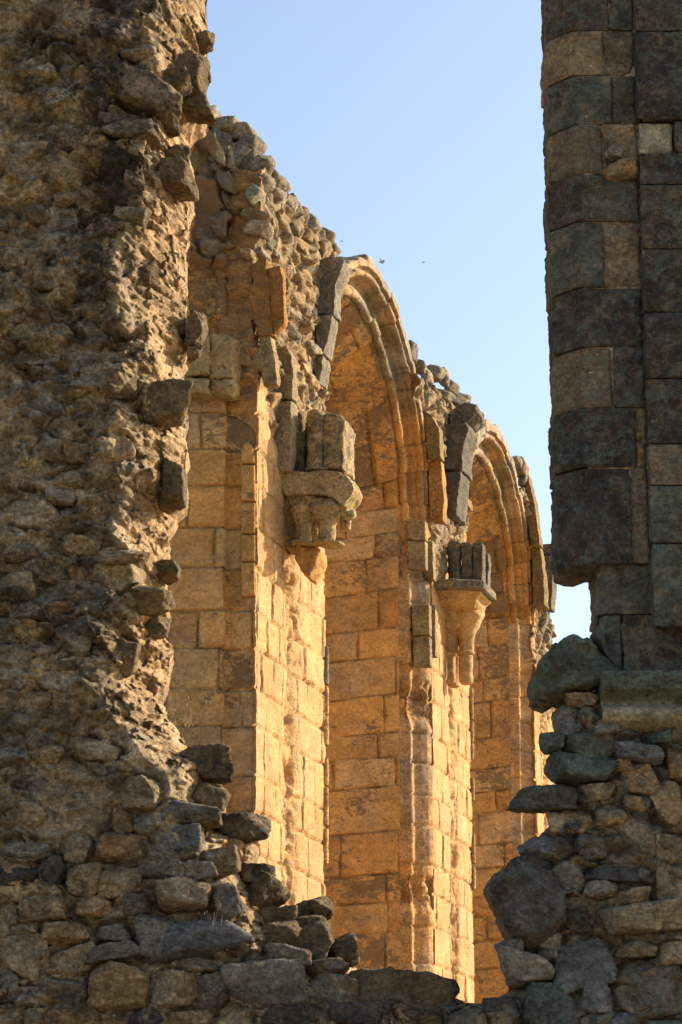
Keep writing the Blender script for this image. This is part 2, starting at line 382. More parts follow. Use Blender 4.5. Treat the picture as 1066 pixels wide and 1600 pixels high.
ARCH = [(29.45, 10.28, 2.20), (36.55, 10.40, 2.02)]        # centre t, springing z, intrados radius
RT = .48                                                   # thickness of the arch ring
def ext_right(tc, zc, R, z):                               # t of extrados on the far side
    return tc + math.sqrt(max((R + RT - .04) ** 2 - max(z - zc, 0) ** 2, .0)) if z > zc else tc + R + RT - .04
def ext_left(tc, zc, R, z): return 2 * tc - ext_right(tc, zc, R, z)
a1, a2 = ARCH
T1 = 24.52
def top1(t): return float(np.interp(t, [23, 24.3, 25.0, 26.2, 27.9, 28.5], [12.15, 12.30, 12.28, 12.36, 12.40, 12.5])) + .06 * math.sin(t * 9) + .04 * math.sin(t * 23)
def top2(t): return float(np.interp(t, [30.7, 31.4, 32.3, 33.2, 34.1, 34.7, 36], [12.0, 12.08, 12.2, 12.35, 12.45, 12.5, 12.5])) + .05 * math.sin(t * 11)
def top3(t): return float(np.interp(t, [37.8, 38.6, 39.3, 40.2, 41], [12.4, 12.4, 11.9, 10.9, 10.0])) + .05 * math.sin(t * 13)
pier_face(T1, 27.0, 11, lambda z: T1 - .04, lambda z: min(27.02, 99) if z < a1[1] else max(27.02, ext_left(*a1, z)), top1, 9.45, 25.75, 'pier_face')
pier_face(32.15, 34.3, 23, lambda z: max(min(32.15, ext_right(*a1, z)), 30.9), lambda z: 34.32 if z < a2[1] else max(34.32, ext_left(*a2, z)), top2, 9.85, 33.3, 'pier_face')
pier_face(38.85, 40.9, 37, lambda z: min(38.85, ext_right(*a2, z)), lambda z: 40.6, top3, 9.0, 39.7, 'pier_face')

# window 1: far jamb and the broken end above it
def win1():
    path = [(23.72, -3.0), (23.95, -1.8), (24.22, -.95), (24.36, -.345), (24.365, -.325), (24.47, -.325), (24.49, -.30), (24.50, -.03), (24.53, 0.0)]
    zs = zrows(3.6, 12.25, .018)
    def parts(S, T, P, Z):
        P3 = np.stack([S, Z, S * 0], -1)
        return P3, fbm(P3 * 1.2, 3, 61), fbm(P3 * 5, 4, 62), fbm(P3 * 15, 3, 63)
    led = 10.42
    def disp(S, T, P, Z):
        P3, n1, n2, n3 = parts(S, T, P, Z)
        rec, r, dist = ashlar(S, Z, 71, CRS, .45, .95, .012, .012)
        up = smooth(led - .02, led + .02, Z + n2 * .05)
        rub, rr, body = rubble(S, Z, .32, .17, 64)
        rub2 = smooth(11.2, 11.5, Z + n1 * .5 + (P + .7) * -.35)
        h = rec + n3 * .006 - .02 * np.clip(-n2 - .1, 0, 1)
        # eroded crown of the moulded order near z = 9.3..10.4
        er = smooth(9.35, 9.9, Z + n2 * .4) * smooth(-.5, -.3, P)
        h = h + er * (n2 * .09 - .03)
        hu = -.16 + n1 * .07 + n2 * .06 + n3 * .02 + fbm(P3 * 2.5, 3, 90, ridge=True) * .03
        hu = hu + rub2 * (rub * .26 - .02 + n2 * .04) - .25 * smooth(11.6, 12.25, Z) * 0
        return h * (1 - up) + hu * up
    def tintf(S, T, P, Z, h):
        P3, n1, n2, n3 = parts(S, T, P, Z)
        rec, r, dist = ashlar(S, Z, 71, CRS, .45, .95, .012, .012)
        rub2 = smooth(11.2, 11.5, Z + n1 * .5)
        up = smooth(led - .02, led + .02, Z)
        grey = np.clip(smooth(8.4, 9.9, Z + n1 * .8) * (1 - up) * .55 + rub2 * .8 - .05, 0, 1)
        C = np.empty(S.shape + (4,)); C[..., :3] = far_tint(T, P, Z, r, 66, grey)
        mossy = (smooth(9.5, 10.2, Z + n2 * .3) * (1 - up) * .6)[..., None]
        C[..., :3] = C[..., :3] * (1 - mossy) + np.array([.30, .24, .09]) * mossy
        C[..., 3] = .14 + grey * .4 + .25 * up * (1 - rub2) + .3 * n2 + .35 * n1 + .16 * (r[..., 3] > .66)
        C[..., :3] *= (.66 + .34 * smooth(.002, .013, dist))[..., None]
        return C
    v, f, c = ribbon(path, zs, .018, disp, tintf, side=1)
    pv = (v - wall(0, 0, 0)) @ nW; k = smooth(11.5, 12.25, v[:, 2]) ; v = v + np.array([0, 0, 1.]) * (k * (.70 * smooth(-.12, -.75, pv) * 1.0))[:, None]
    n_ = len(v) // len(zs); top = v.reshape(n_, len(zs), 3)[:, -1]; ct = c.reshape(n_, len(zs), 4)[:, -1]
    tp = np.array([top + dW * q + np.array([0, 0, -.5]) * q for q in np.linspace(0, 1.2, 14)]).transpose(1, 0, 2)
    tp[:, 1:, 2] += fbm(tp[:, 1:] * 4, 3, 95) * .12
    v, f, c = join([(v, f, c), (tp.reshape(-1, 3), gridF(n_, 14), np.repeat(ct, 14, 0))])
    o = mesh('window_jamb', v, f, M_far, abbey, c); o['label'] = 'broken far jamb of the nearest window, its arch fallen'
    # moss topped ledge block row
    for k, (x0, x1, y0, y1, wp) in enumerate([(287, 330, 522, 588, .12), (331, 362, 524, 590, .12), (364, 392, 533, 590, .04), (392, 411, 540, 592, .02)]):
        pz0 = WP(x0, y0, -1.0)[1]
    return o
win1()

# embrasures of the two standing windows: jambs + conical soffit, ruled between inner and outer curve
def embrasure(tc, zc, R, seed, name):
    zs = np.concatenate([np.linspace(0, 3.6, 10)[:-1], np.arange(3.6, zc, .02)])
    ang = np.linspace(0, math.pi, 330)
    Ri, Ro = R - .02, R - .80
    zco = zc - .30
    ti = np.concatenate([np.full(len(zs), tc + Ri), tc + Ri * np.cos(ang), np.full(len(zs), tc - Ri)])
    zi = np.concatenate([zs, zc + Ri * np.sin(ang), zs[::-1]])
    to = np.concatenate([np.full(len(zs), tc + Ro), tc + Ro * np.cos(ang), np.full(len(zs), tc - Ro)])
    zo = np.concatenate([zs * zco / zc, zco + Ro * np.sin(ang), (zs * zco / zc)[::-1]])
    sl = np.r_[0, np.cumsum(np.hypot(np.diff(ti), np.diff(zi)))]
    q = np.linspace(0, 1, 92)
    Q, SL = np.meshgrid(q, sl, indexing='ij')
    T = ti[None] * (1 - Q) + to[None] * Q; Z = zi[None] * (1 - Q) + zo[None] * Q; P = -.33 - 1.44 * Q
    V = wall(T, P, Z)
    du = np.gradient(V, axis=0); dv = np.gradient(V, axis=1); Nn = np.cross(du, dv); Nn /= np.linalg.norm(Nn, axis=-1, keepdims=True) + 1e-9
    ctr = wall(tc, -.9, zc - .5); sg = np.sign(((ctr - V) * Nn).sum(-1).mean()); Nn = Nn * sg
    W_ = Q * 1.5
    crs = courses_to(-.1, sl[-1] + 1, seed, .30, .60)
    rec, r, dist = ashlar(W_, SL, seed, crs, .35, 1.15, .012, .012)
    P3 = np.stack([W_, SL, W_ * 0], -1); n1 = fbm(P3 * 1.2, 3, seed); n2 = fbm(P3 * np.array([4, 9, 1.]), 4, seed + 5); n3 = fbm(P3 * 16, 3, seed + 6)
    h = rec * 1.2 + n3 * .008 + n2 * .008 - .02 * np.clip(-n2 - .12, 0, 1)
    arc = smooth(zc - .4, zc + .6, Z)
    h = h + arc * ((r[..., 5] - .5) * .05)
    V = V + Nn * h[..., None]
    C = np.empty(W_.shape + (4,)); C[..., :3] = far_tint(T, P, Z, r, seed, np.clip(smooth(zc + R * .86, zc + R, Z) * .7, 0, 1) - .1)
    C[..., 3] = .2 + .22 * arc + .55 * n1 + .16 * (r[..., 3] > .66)
    C[..., :3] *= (.66 + .34 * smooth(.002, .013, dist))[..., None]
    return mesh(name, V.reshape(-1, 3), gridF(len(q), len(sl)), M_far, abbey, C.reshape(-1, 4))
embrasure(*ARCH[0], 101, 'window_embrasure'); embrasure(*ARCH[1], 131, 'window_embrasure')

# moulded arch rings, profile (r outwards from the intrados, p)
def arcpts(cr, cp, rad, a0, a1_, n): return [(cr + rad * math.cos(math.radians(a)), cp + rad * math.sin(math.radians(a))) for a in np.linspace(a0, a1_, n)]
PROF = [(-.02, -.37), (-.02, -.335), (.02, -.325)] + arcpts(.055, -.27, .055, 240, 50, 10) + [(.115, -.25), (.15, -.262), (.20, -.255), (.215, -.235), (.22, -.17), (.235, -.13), (.23, -.105)] + \
       arcpts(.27, -.07, .035, 170, 60, 6) + [(.31, -.075), (.335, -.06), (.34, -.002), (.44, .0), (.475, -.015), (.48, -.06), (.48, -.45), (.48, -1.3)]
def ring(tc, zc, R, seed, name):
    pr = np.array(PROF); L = np.r_[0, np.cumsum(np.hypot(*np.diff(pr, axis=0).T))]
    s = np.unique(np.concatenate([L, np.arange(0, L[-1] - .85, .016), np.linspace(L[-1] - .85, L[-1], 25)]))
    rr = np.interp(s, L, pr[:, 0]); pp = np.interp(s, L, pr[:, 1])
    ang = np.linspace(-.02, math.pi + .02, 420)
    A, RR = np.meshgrid(ang, rr, indexing='ij'); PP = np.broadcast_to(pp[None], A.shape); S = np.broadcast_to(s[None], A.shape)
    rs = np.random.RandomState(seed); nb = 21; be = np.linspace(-.05, math.pi + .05, nb + 1) + np.r_[0, rs.uniform(-.02, .02, nb - 1), 0]
    bi = np.clip(np.searchsorted(be, A) - 1, 0, nb - 1); off = rs.uniform(-.05, .05, nb)[bi]; off2 = rs.uniform(-.012, .012, nb)[bi]
    ed = np.minimum(A - be[bi], be[bi + 1] - A) * R
    jt = 1 - smooth(.004, .02, ed)
    P3 = np.stack([A * R, RR, PP], -1); n2 = fbm(P3 * 4, 4, seed); n3 = fbm(P3 * 14, 3, seed + 3)
    out = smooth(.40, .48, RR)
    RR2 = RR + off * out + off2 * (1 - out) + n2 * .018 + out * n2 * .03 - jt * .02 * out + jt * .014 * (1 - out)
    PP2 = PP + off2 - jt * .012 * (PP > -.42) + n3 * .008 + n2 * .012
    # stilted a little so that it reads slightly pointed
    T = tc + (R + RR2) * np.cos(A); Z = zc + (R + RR2) * np.sin(A)
    V = wall(T, PP2, Z)
    r = R8[PERM[(bi * 7 + seed) & 255]]
    grey = np.clip(smooth(zc + .6, zc + 2.0, Z) * .75 + out * .5 + (RR > .3) * .15, 0, 1)
    C = np.empty(A.shape + (4,)); C[..., :3] = far_tint(T, PP, Z, r, seed + 9, grey)
    gm = (smooth(.0, .4, fbm(P3 * 1.6, 3, seed + 20) + .12) * smooth(zc + .3, zc + 1.4, Z) * (RR < .33) * .75)[..., None]
    C[..., :3] = C[..., :3] * (1 - gm) + np.array([.20, .15, .04]) * gm
    C[..., 3] = .2 + .2 * n2 + jt * .2
    return mesh(name, V.reshape(-1, 3), gridF(len(ang), len(s)), M_far, abbey, C.reshape(-1, 4))
ring(*ARCH[0], 201, 'arch_moulding'); ring(*ARCH[1], 231, 'arch_moulding')

# moulded jamb orders below the springing, far side of each window (faces the viewer)
def jamb_order(tc, zc, R, seed, name, gaps):
    pr = np.array([(-.02, -.38), (-.01, -.335), (.02, -.30), (.05, -.21), (.07, -.19), (.16, -.185), (.19, -.16), (.23, -.10), (.30, -.03), (.345, -.01), (.37, .0), (.44, .0)])
    zs = zrows(3.6, zc + .02, .02)
    path = [(tc + R + r_, p_) for r_, p_ in pr]
    def nn(S, Z): P3 = np.stack([S, Z, S * 0], -1); return fbm(P3 * 1.5, 3, seed), fbm(P3 * 6, 4, seed + 1), P3
    def disp(S, T, P, Z):
        n1, n2, P3 = nn(S, Z); ci = np.searchsorted(CRS, Z) - 1; dz = np.minimum(Z - CRS[ci], CRS[ci + 1] - Z)
        h = -.022 * (1 - smooth(.006, .02, dz)) + n2 * .011 + (R8[PERM[(ci * 5 + seed) & 255]][..., 2] - .5) * .03
        for a, b in gaps:
            gm = smooth(a - .12, a + .05, Z + n2 * .15) * (1 - smooth(b - .05, b + .12, Z + n2 * .15)); h = h + gm * (-.05 + n2 * .10)
        return h
    def tintf(S, T, P, Z, h):
        n1, n2, P3 = nn(S, Z); ci = np.searchsorted(CRS, Z) - 1
        r = R8[PERM[(ci * 5 + seed) & 255]]; C = np.empty(S.shape + (4,))
        C[..., :3] = far_tint(T, P, Z, r, seed, .25 * np.ones_like(Z) + .15 * smooth(-.3, -.1, P)); C[..., 3] = -.12 + .5 * n2 + .12 * (P > -.2); C[..., :3] *= 1.18
        return C
    v, f, c = ribbon(path, zs, .014, disp, tintf, side=1)
    return mesh(name, v, f, M_farG, abbey, c)
jamb_order(*ARCH[0], 301, 'jamb_order', [(9.5, 10.0), (7.6, 8.0), (5.2, 5.5)])
jamb_order(*ARCH[1], 321, 'jamb_order', [(4.0, 4.4)])

# --- protruding ribs, strips, colonnettes (outlined in the p-z plane, running along t)
def AX(t0):                                  # frame for shapes drawn on the camera-facing side
    return lambda a, b, w_: wall(t0 - w_, a, b)
def px_face(pts, t0):                        # photo outline -> (p, z) on the plane t = t0
    out = []
    for x, y in pts:
        r = ray(x, y); k = t0 / (r @ dW); P = r * k; out.append((float(P @ nW) + DW, float(P[2] + EYE)))
    return out
def slab(name, pts, t0, depth, tint, crust=.35, seed=0, amp=.012, bevel=.015, mat=None, label=None, pmin=None):
    pl = px_face(pts, t0)
    v, f, c = puff(pl, 0, depth, AX(t0), bevel=bevel, n=110, amp=amp, seed=seed, tint=tint, crust=crust, freq=5., nd=max(4, int(depth / .05)))
    o = mesh(name, v, f, mat or M_farG, abbey, c)
    if label: o['label'] = label
    return o
RIB = np.array([.30, .26, .19])
slab('vault_rib', [(499, 405), (528, 400), (537, 405), (532, 425), (524, 450), (521, 490), (511, 490), (493, 489), (493, 440)], 26.62, .32, RIB, .3, 401, .02)
slab('vault_rib', [(493, 493), (519, 492), (512, 530), (506, 552), (492, 552)], 26.58, .3, RIB, .3, 402, .015)
slab('vault_rib', [(490, 555), (505, 555), (500, 598), (494, 596), (490, 575)], 26.56, .3, RIB, .3, 403, .015)
slab('vault_rib', [(707, 640), (727, 628), (742, 631), (744, 645), (734, 655), (727, 660), (700, 662)], 33.15, .6, DARKG * 1.3, .45, 404, .04)
slab('vault_rib', [(686, 668), (700, 663), (727, 658), (733, 668), (724, 700), (721, 733), (695, 735), (690, 700)], 33.0, .6, DARKG * 1.2, .45, 405, .02)
slab('vault_rib', [(695, 738), (720, 736), (717, 770), (712, 803), (700, 806), (696, 790)], 32.95, .6, DARKG * 1.2, .45, 406, .02)
OL = np.array([.34, .23, .09])
slab('rib_shaft', [(661, 640), (674, 648), (686, 668), (689, 716), (669, 716), (664, 680)], 31.8, .2, OL, .25, 407, .01)
slab('rib_shaft', [(669, 720), (689, 719), (694, 780), (692, 815), (672, 812), (670, 770)], 31.95, .2, OCH * .8, .25, 408, .01)
slab('rib_shaft', [(801, 713), (815, 712), (821, 722), (821, 742), (813, 738), (808, 725)], 38.35, .3, OL * 1.1, .3, 409, .012)
slab('rib_shaft', [(818, 742), (825, 741), (836, 790), (843, 850), (830, 852), (822, 800)], 38.5, .3, OL, .3, 410, .012)
slab('rib_shaft', [(830, 855), (843, 853), (850, 900), (852, 945), (834, 948), (832, 900)], 38.75, .3, OL * .9, .3, 411, .012)
slab('vault_rib', [(844, 851), (867, 849), (866, 866), (844, 866)], 39.6, .4, GREY * .8, .4, 412, .012)
slab('vault_rib', [(845, 868), (865, 867), (863, 920), (861, 950), (850, 950), (847, 900)], 39.6, .35, DARKG * 1.3, .4, 413, .012)
slab('rib_shaft', [(392, 412), (404, 405), (416, 405), (421, 470), (424, 520), (404, 524), (396, 500), (388, 470), (394, 440)], 24.42, .25, OCH2 * .62, .3, 414, .022, mat=M_far)
slab('rib_shaft', [(419, 418), (437, 414), (442, 440), (444, 505), (430, 520), (423, 500), (420, 450)], 24.46, .12, OCH2 * .7, .25, 415, .014, mat=M_far)
slab('rib_shaft', [(405, 522), (424, 524), (430, 560), (432, 600), (411, 600)], 24.45, .14, np.array([.42, .30, .15]), .15, 416, .02)
slab('wall_shaft', [(428, 545), (447, 542), (456, 556), (457, 622), (430, 622)], 25.2, .2, np.array([.36, .27, .16]), .2, 417, .015)
slab('wall_shaft', [(430, 626), (456, 625), (455, 700), (450, 735), (425, 735), (424, 680)], 25.2, .2, np.array([.42, .33, .2]), .2, 418, .015)
# ledge blocks of the fallen window, moss topped
MOSS = np.array([.42, .30, .13])
for k, (pts, t0) in enumerate([
        ([(270, 521), (327, 521), (327, 586), (270, 586)], 24.10), ([(329, 522), (364, 524), (364, 540), (362, 590), (329, 588)], 24.18),
        ([(366, 532), (390, 533), (389, 572), (366, 570)], 24.42), ([(391, 540), (411, 541), (411, 580), (391, 578)], 24.46),
        ([(270, 589), (326, 589), (326, 615), (270, 615)], 24.12), ([(329, 591), (361, 592), (364, 600), (360, 616), (329, 616)], 24.20)]):
    slab('ledge_block', pts, t0, .35, MOSS, .22, 430 + k, .035, .03, mat=M_far)
# colonnette with rounded head on the jamb of the fallen window
for k, (y0, y1) in enumerate([(690, 723), (725, 782), (785, 833), (835, 876), (878, 931)]):
    top = [(384, y0), (391, y0 - 2 if k else y0 - 3), (397, y0 + (0 if k else 8))] if k else [(377, 702), (381, 692), (388, 690), (394, 697), (397, 712)]
    slab('colonnette', top + [(398, y1), (376, y1), (376, y0 + 12 if k == 0 else y0)] if k == 0 else [(376, y0), (398, y0), (398, y1), (376, y1)], 24.44, .12, OCH * .85, .2, 450 + k, .006, .03, mat=M_far)
# mossy strips left on the second pier's jamb
for k, (x0, x1, y0, y1, t0) in enumerate([(636, 664, 814, 843, 31.66), (637, 664, 845, 889, 31.66), (643, 670, 944, 992, 31.70), (645, 671, 995, 1040, 31.70), (664, 676, 845, 905, 31.98), (671, 680, 945, 1025, 32.0)]):
    slab('jamb_shaft', [(x0, y0), (x1, y0), (x1 + 1, y1), (x0 + 1, y1)], t0, .14, np.array([.40, .30, .15]), .25, 470 + k, .008, .02)
# thin detached shafts along the near edges of the two standing windows
def rod(name, t, p, z0, z1, rad, tint, seed):
    a = np.linspace(0, 2 * math.pi, 14, endpoint=False); zz = np.linspace(z0, z1, max(4, int((z1 - z0) / .04)))
    A, Z = np.meshgrid(a, zz, indexing='ij'); P3 = np.stack([np.cos(A), np.sin(A), Z * 4], -1)
    rr = rad * (1 + fbm(P3, 3, seed) * .3) * np.minimum(1, .9 + np.minimum(Z - z0, z1 - Z) * 6)
    V = wall(t + np.cos(A) * rr, p + np.sin(A) * rr, Z); C = np.empty(A.shape + (4,)); C[..., :3] = tint; C[..., 3] = .3
    o = mesh(name, V.reshape(-1, 3), gridF(14, len(zz), True), M_farG, abbey, C.reshape(-1, 4)); return o
for k, (y0, y1) in enumerate([(1012, 1070), (1074, 1118), (1120, 1165), (1186, 1228), (1232, 1290), (1296, 1350)]):
    rod('edge_shaft', 27.03, .0, WP(510, y1)[1], WP(510, y0)[1] , .04, GREY * .7 if k == 0 else PALE, 500 + k)
for k, (y0, y1) in enumerate([(1072, 1120), (1124, 1155), (1158, 1182), (1212, 1246), (1300, 1345), (1350, 1385)]):
    rod('edge_shaft', 34.34, .0, WP(731, y1)[1], WP(731, y0)[1], .04, PALE * .8, 510 + k)

# --- corbels and springers -------------------------------------------------
def loft(rows, shape, seed, tint, amp=.008, crust=.25, freq=7., lobes=None):
    """rows: (z, half width along t, stand-off p, tc); shape(u)->(x,y) unit plan curve from wall round to wall"""
    u = np.linspace(0, 1, 90)
    zs = np.array([r[0] for r in rows]); zz = []
    for a, b in zip(zs[:-1], zs[1:]): zz += list(np.linspace(a, b, max(2, int(abs(b - a) / .015)), endpoint=False))
    zz = np.array(zz + [zs[-1]]); o = np.argsort(zs)
    hw = np.interp(zz, zs[o], np.array([r[1] for r in rows])[o]); pj = np.interp(zz, zs[o], np.array([r[2] for r in rows])[o]); tt = np.interp(zz, zs[o], np.array([r[3] for r in rows])[o])
    U, Zz = np.meshgrid(u, zz, indexing='ij'); sx, sy = shape(U, Zz)
    T = tt[None] + hw[None] * sx; P = -.05 + (pj[None] + .05) * sy
    V = wall(T, P, Zz).reshape(-1, 3)
    # close both ends
    n = len(u); m = len(zz)
    cl = []
    for j in (0, m - 1):
        ring_ = V.reshape(n, m, 3)[:, j]; c = np.array([ring_[0] * .5 + ring_[-1] * .5]); cl.append((np.array([ring_ * (1 - q) + c * q for q in np.linspace(0, 1, 6)]).transpose(1, 0, 2).reshape(-1, 3), gridF(n, 6), np.zeros(4)))
    parts = [(V, gridF(n, m), np.zeros(4))] + cl
    v, f, c = join(parts)
    D = np.stack([fbm(v * freq, 4, seed + k * 13, .55) for k in range(3)], -1) * amp * 2; n2 = fbm(v * 9, 3, seed + 60)
    C = np.empty((len(v), 4)); C[:, :3] = np.array(tint) * (1 + n2 * .35)[:, None]; C[:, 3] = crust + n2 * .4
    return v + D, f, C
def octo(U, Z):
    K = np.array([(-1, 0), (-1, .45), (-.62, 1.0), (.62, 1.0), (1, .45), (1, 0)], float); L = np.r_[0, np.cumsum(np.hypot(*np.diff(K, axis=0).T))]; L /= L[-1]
    return np.interp(U, L, K[:, 0]), np.interp(U, L, K[:, 1])
def half(U, Z): return -np.cos(U * math.pi), np.sin(U * math.pi)
def lobed(n, depth=.2):
    def f(U, Z):
        m = 1 - depth * (1 - np.abs(np.sin(U * math.pi * n)) ** .6); return -np.cos(U * math.pi) * m, np.sin(U * math.pi) * m
    return f
def rolls(U, Z):        # springer: shafts side by side
    m = 1 - .2 * (1 - np.abs(np.sin(U * math.pi * 5 + .3)) ** .5); K = octo(U, Z); return K[0] * m, K[1] * m
def zof(y, x, p, tc): # height of photo point (x, y) on the corbel's camera-facing side plane at t = tc
    r = ray(x, y); k = tc / (r @ dW); return float((r * k)[2] + EYE)
def lathe(tc, pc, prof, seed, tint, amp=.006, crust=.2, sq=1.0, tiltp=0.):
    """turned piece, prof = [(z, radius)]"""
    a = np.linspace(0, 2 * math.pi, 44, endpoint=False); z = np.array([q[0] for q in prof]); r = np.array([q[1] for q in prof])
    zz = []; rr = []
    for k in range(len(z) - 1):
        n = max(2, int(math.hypot(z[k + 1] - z[k], r[k + 1] - r[k]) / .012)); zz += list(np.linspace(z[k], z[k + 1], n, endpoint=False)); rr += list(np.linspace(r[k], r[k + 1], n, endpoint=False))
    zz = np.array([z[0]] + zz + [z[-1], z[-1]]); rr = np.array([.001] + rr + [r[-1], .001])
    A, Z = np.meshgrid(a, zz, indexing='ij'); Rr = np.broadcast_to(rr[None], A.shape)
    V = wall(tc + np.cos(A) * Rr * sq, pc + np.sin(A) * Rr, Z + np.sin(A) * Rr * tiltp).reshape(-1, 3)
    D = np.stack([fbm(V * 6, 4, seed + k * 13, .6) for k in range(3)], -1) * amp * 2; n2 = fbm(V * 9, 3, seed + 60); er = np.clip(fbm(V * 3.5, 3, seed + 70) - .1, 0, 1)
    ax = np.stack([wall(tc, pc, z_) for z_ in np.zeros(1)])[0]; rad = V - ax; rad[:, 2] = 0; V = V - rad * er[:, None] * .35 * min(1, amp / .01)
    C = np.empty((len(V), 4)); C[:, :3] = np.array(tint) * (1 + n2 * .4)[:, None]; C[:, 3] = crust + n2 * .5
    return V + D, gridF(len(a), len(zz), True), C
def corbel_base(tc, z, label):
    base = wall(tc, 0, z); c = bpy.data.objects.new('corbel', None); col.objects.link(c); c.parent = abbey; c.location = tuple(base - np.array(abbey.location)); c['label'] = label
    return c
def corbel1():
    tc = 25.75; z = lambda y, x=510: zof(y, x, .4, tc - .2); pp = lambda x, y, t0=25.5: px_face([(x, y)], t0)[0][0]
    c = corbel_base(tc, z(850), 'carved corbel with flaring cups and broken shafts on the nearest pier')
    part = lambda name, data, mat=M_farG: mesh(name, data[0], data[1], mat, c, data[2])
    tn = np.array([.50, .365, .18])
    for k, (x0, x1, yt, tt) in enumerate([(457, 477, 642, 25.6), (480, 508, 644, 25.5)]):
        r_ = (pp(x1, 690) - pp(x0, 690)) / 2; zt = z(yt); zb = z(738)
        part('shaft', lathe(tt, pp((x0 + x1) / 2, 690, tt), [(zb, r_ * 1.12), (zb + .03, r_ * 1.1), (zb + .05, r_), (zt - .03, r_), (zt, r_ * .8)], 600 + k, tn * (.85 + .1 * k), .012, .4))
    part('shaft', puff(px_face([(509, 652), (513, 647), (536, 653), (541, 660), (541, 737), (509, 737)], tc - .2), 0, .42, AX(tc - .30), bevel=.03, n=100, amp=.016, seed=602, tint=tn, crust=.4, freq=6.))
    part('shaft', lathe(tc + .25, pp(546, 690, tc + .25), [(z(736), .06), (z(720), .05), (z(664), .055), (z(663), .04)], 603, GREY, .008, .3))
    part('core', puff(px_face([(462, 660), (540, 664), (541, 737), (458, 737)], tc), 0, .4, AX(tc - .05), bevel=.03, n=90, amp=.02, seed=604, tint=tn * .8, crust=.4))
    part('tile_course', puff(px_face([(474, 736), (500, 735), (520, 738), (541, 738), (541, 741), (500, 741), (474, 740)], tc - .2), 0, .3, AX(tc - .29), bevel=.006, n=80, amp=.016, seed=607, tint=(.22, .09, .05), crust=.2))
    part('abacus', puff(px_face([(442, 743), (455, 740), (470, 739), (488, 742), (505, 739), (522, 741), (536, 742), (545, 746), (552, 755), (558, 767), (554, 778), (547, 785), (541, 794), (536, 787), (528, 782), (512, 778), (490, 777), (470, 776), (452, 780), (443, 770)], tc - .3), 0, .36, AX(tc - .42), bevel=.014, n=150, amp=.012, seed=610, tint=tn * 1.05, crust=.25, nd=16, freq=6.))
    part('moulding', puff(px_face([(450, 774), (490, 776), (536, 780), (540, 790), (528, 797), (500, 795), (462, 794), (452, 786)], tc - .3), 0, .5, AX(tc - .36), bevel=.03, n=120, amp=.016, seed=611, tint=tn * .95, crust=.25, nd=16, freq=6.))
    # flaring cups: two big scrolled ones towards the viewer, a small one at the outer corner
    cz = lambda y: z(y)
    for k, (x, tt, r0, r1, ya, yb) in enumerate([(474, 25.5, .085, .155, 792, 848), (511, 25.45, .095, .19, 796, 852), (540, 25.8, .06, .10, 792, 822)]):
        zt, zb = cz(ya), cz(yb); h_ = zt - zb; pc = pp(x, 820, tt)
        part('cup', lathe(tt, pc, [(zb, r0), (zb + h_ * .45, r0 * 1.02), (zb + h_ * .68, r0 + (r1 - r0) * .35), (zb + h_ * .84, r1 * .92), (zb + h_ * .90, r1 * 1.05), (zb + h_ * .97, r1 * 1.02), (zt, r1 * .85), (zt + .03, r1 * .8)], 620 + k, tn, .009, .25))
        if k < 2: part('necking', lathe(tt, pc + .02, [(zb - .035, r0 * 1.2), (zb - .03, r0 * 1.75), (zb - .0, r0 * 1.85), (zb + .015, r0 * 1.2)], 640 + k, MOSS * 1.25, .007, .15, tiltp=-.12))
    part('bell', loft([(z(774), .34, .56, tc), (z(786), .36, .58, tc), (z(796), .32, .50, tc), (z(812), .22, .34, tc), (z(850), .18, .28, tc)], lobed(3, .12), 650, tn * .9, .014))
    rs = np.random.RandomState(3)
    for k, (x, y, sx, sy) in enumerate([(466, 786, 15, 8), (488, 787, 15, 8), (512, 786, 16, 8), (532, 790, 11, 10), (545, 801, 8, 8)]):
        p_, z_ = px_face([(x, y)], tc - .35)[0]; part('foliage', rock(tc - .26, p_, z_, .12, sx * .0063, sy * .0063, 10 * (k - 2), 630 + k, False, tn, .25, .10, axes=lambda a, b, c_: wall(a, b, c_)))
    part('tail', puff(px_face([(461, 850), (500, 860), (499, 878), (493, 893), (484, 905), (477, 900), (470, 888), (462, 876)], tc - .2), 0, .35, AX(tc - .28), bevel=.05, n=90, amp=.022, seed=655, tint=OCH * .8, crust=.2), M_far)
corbel1()
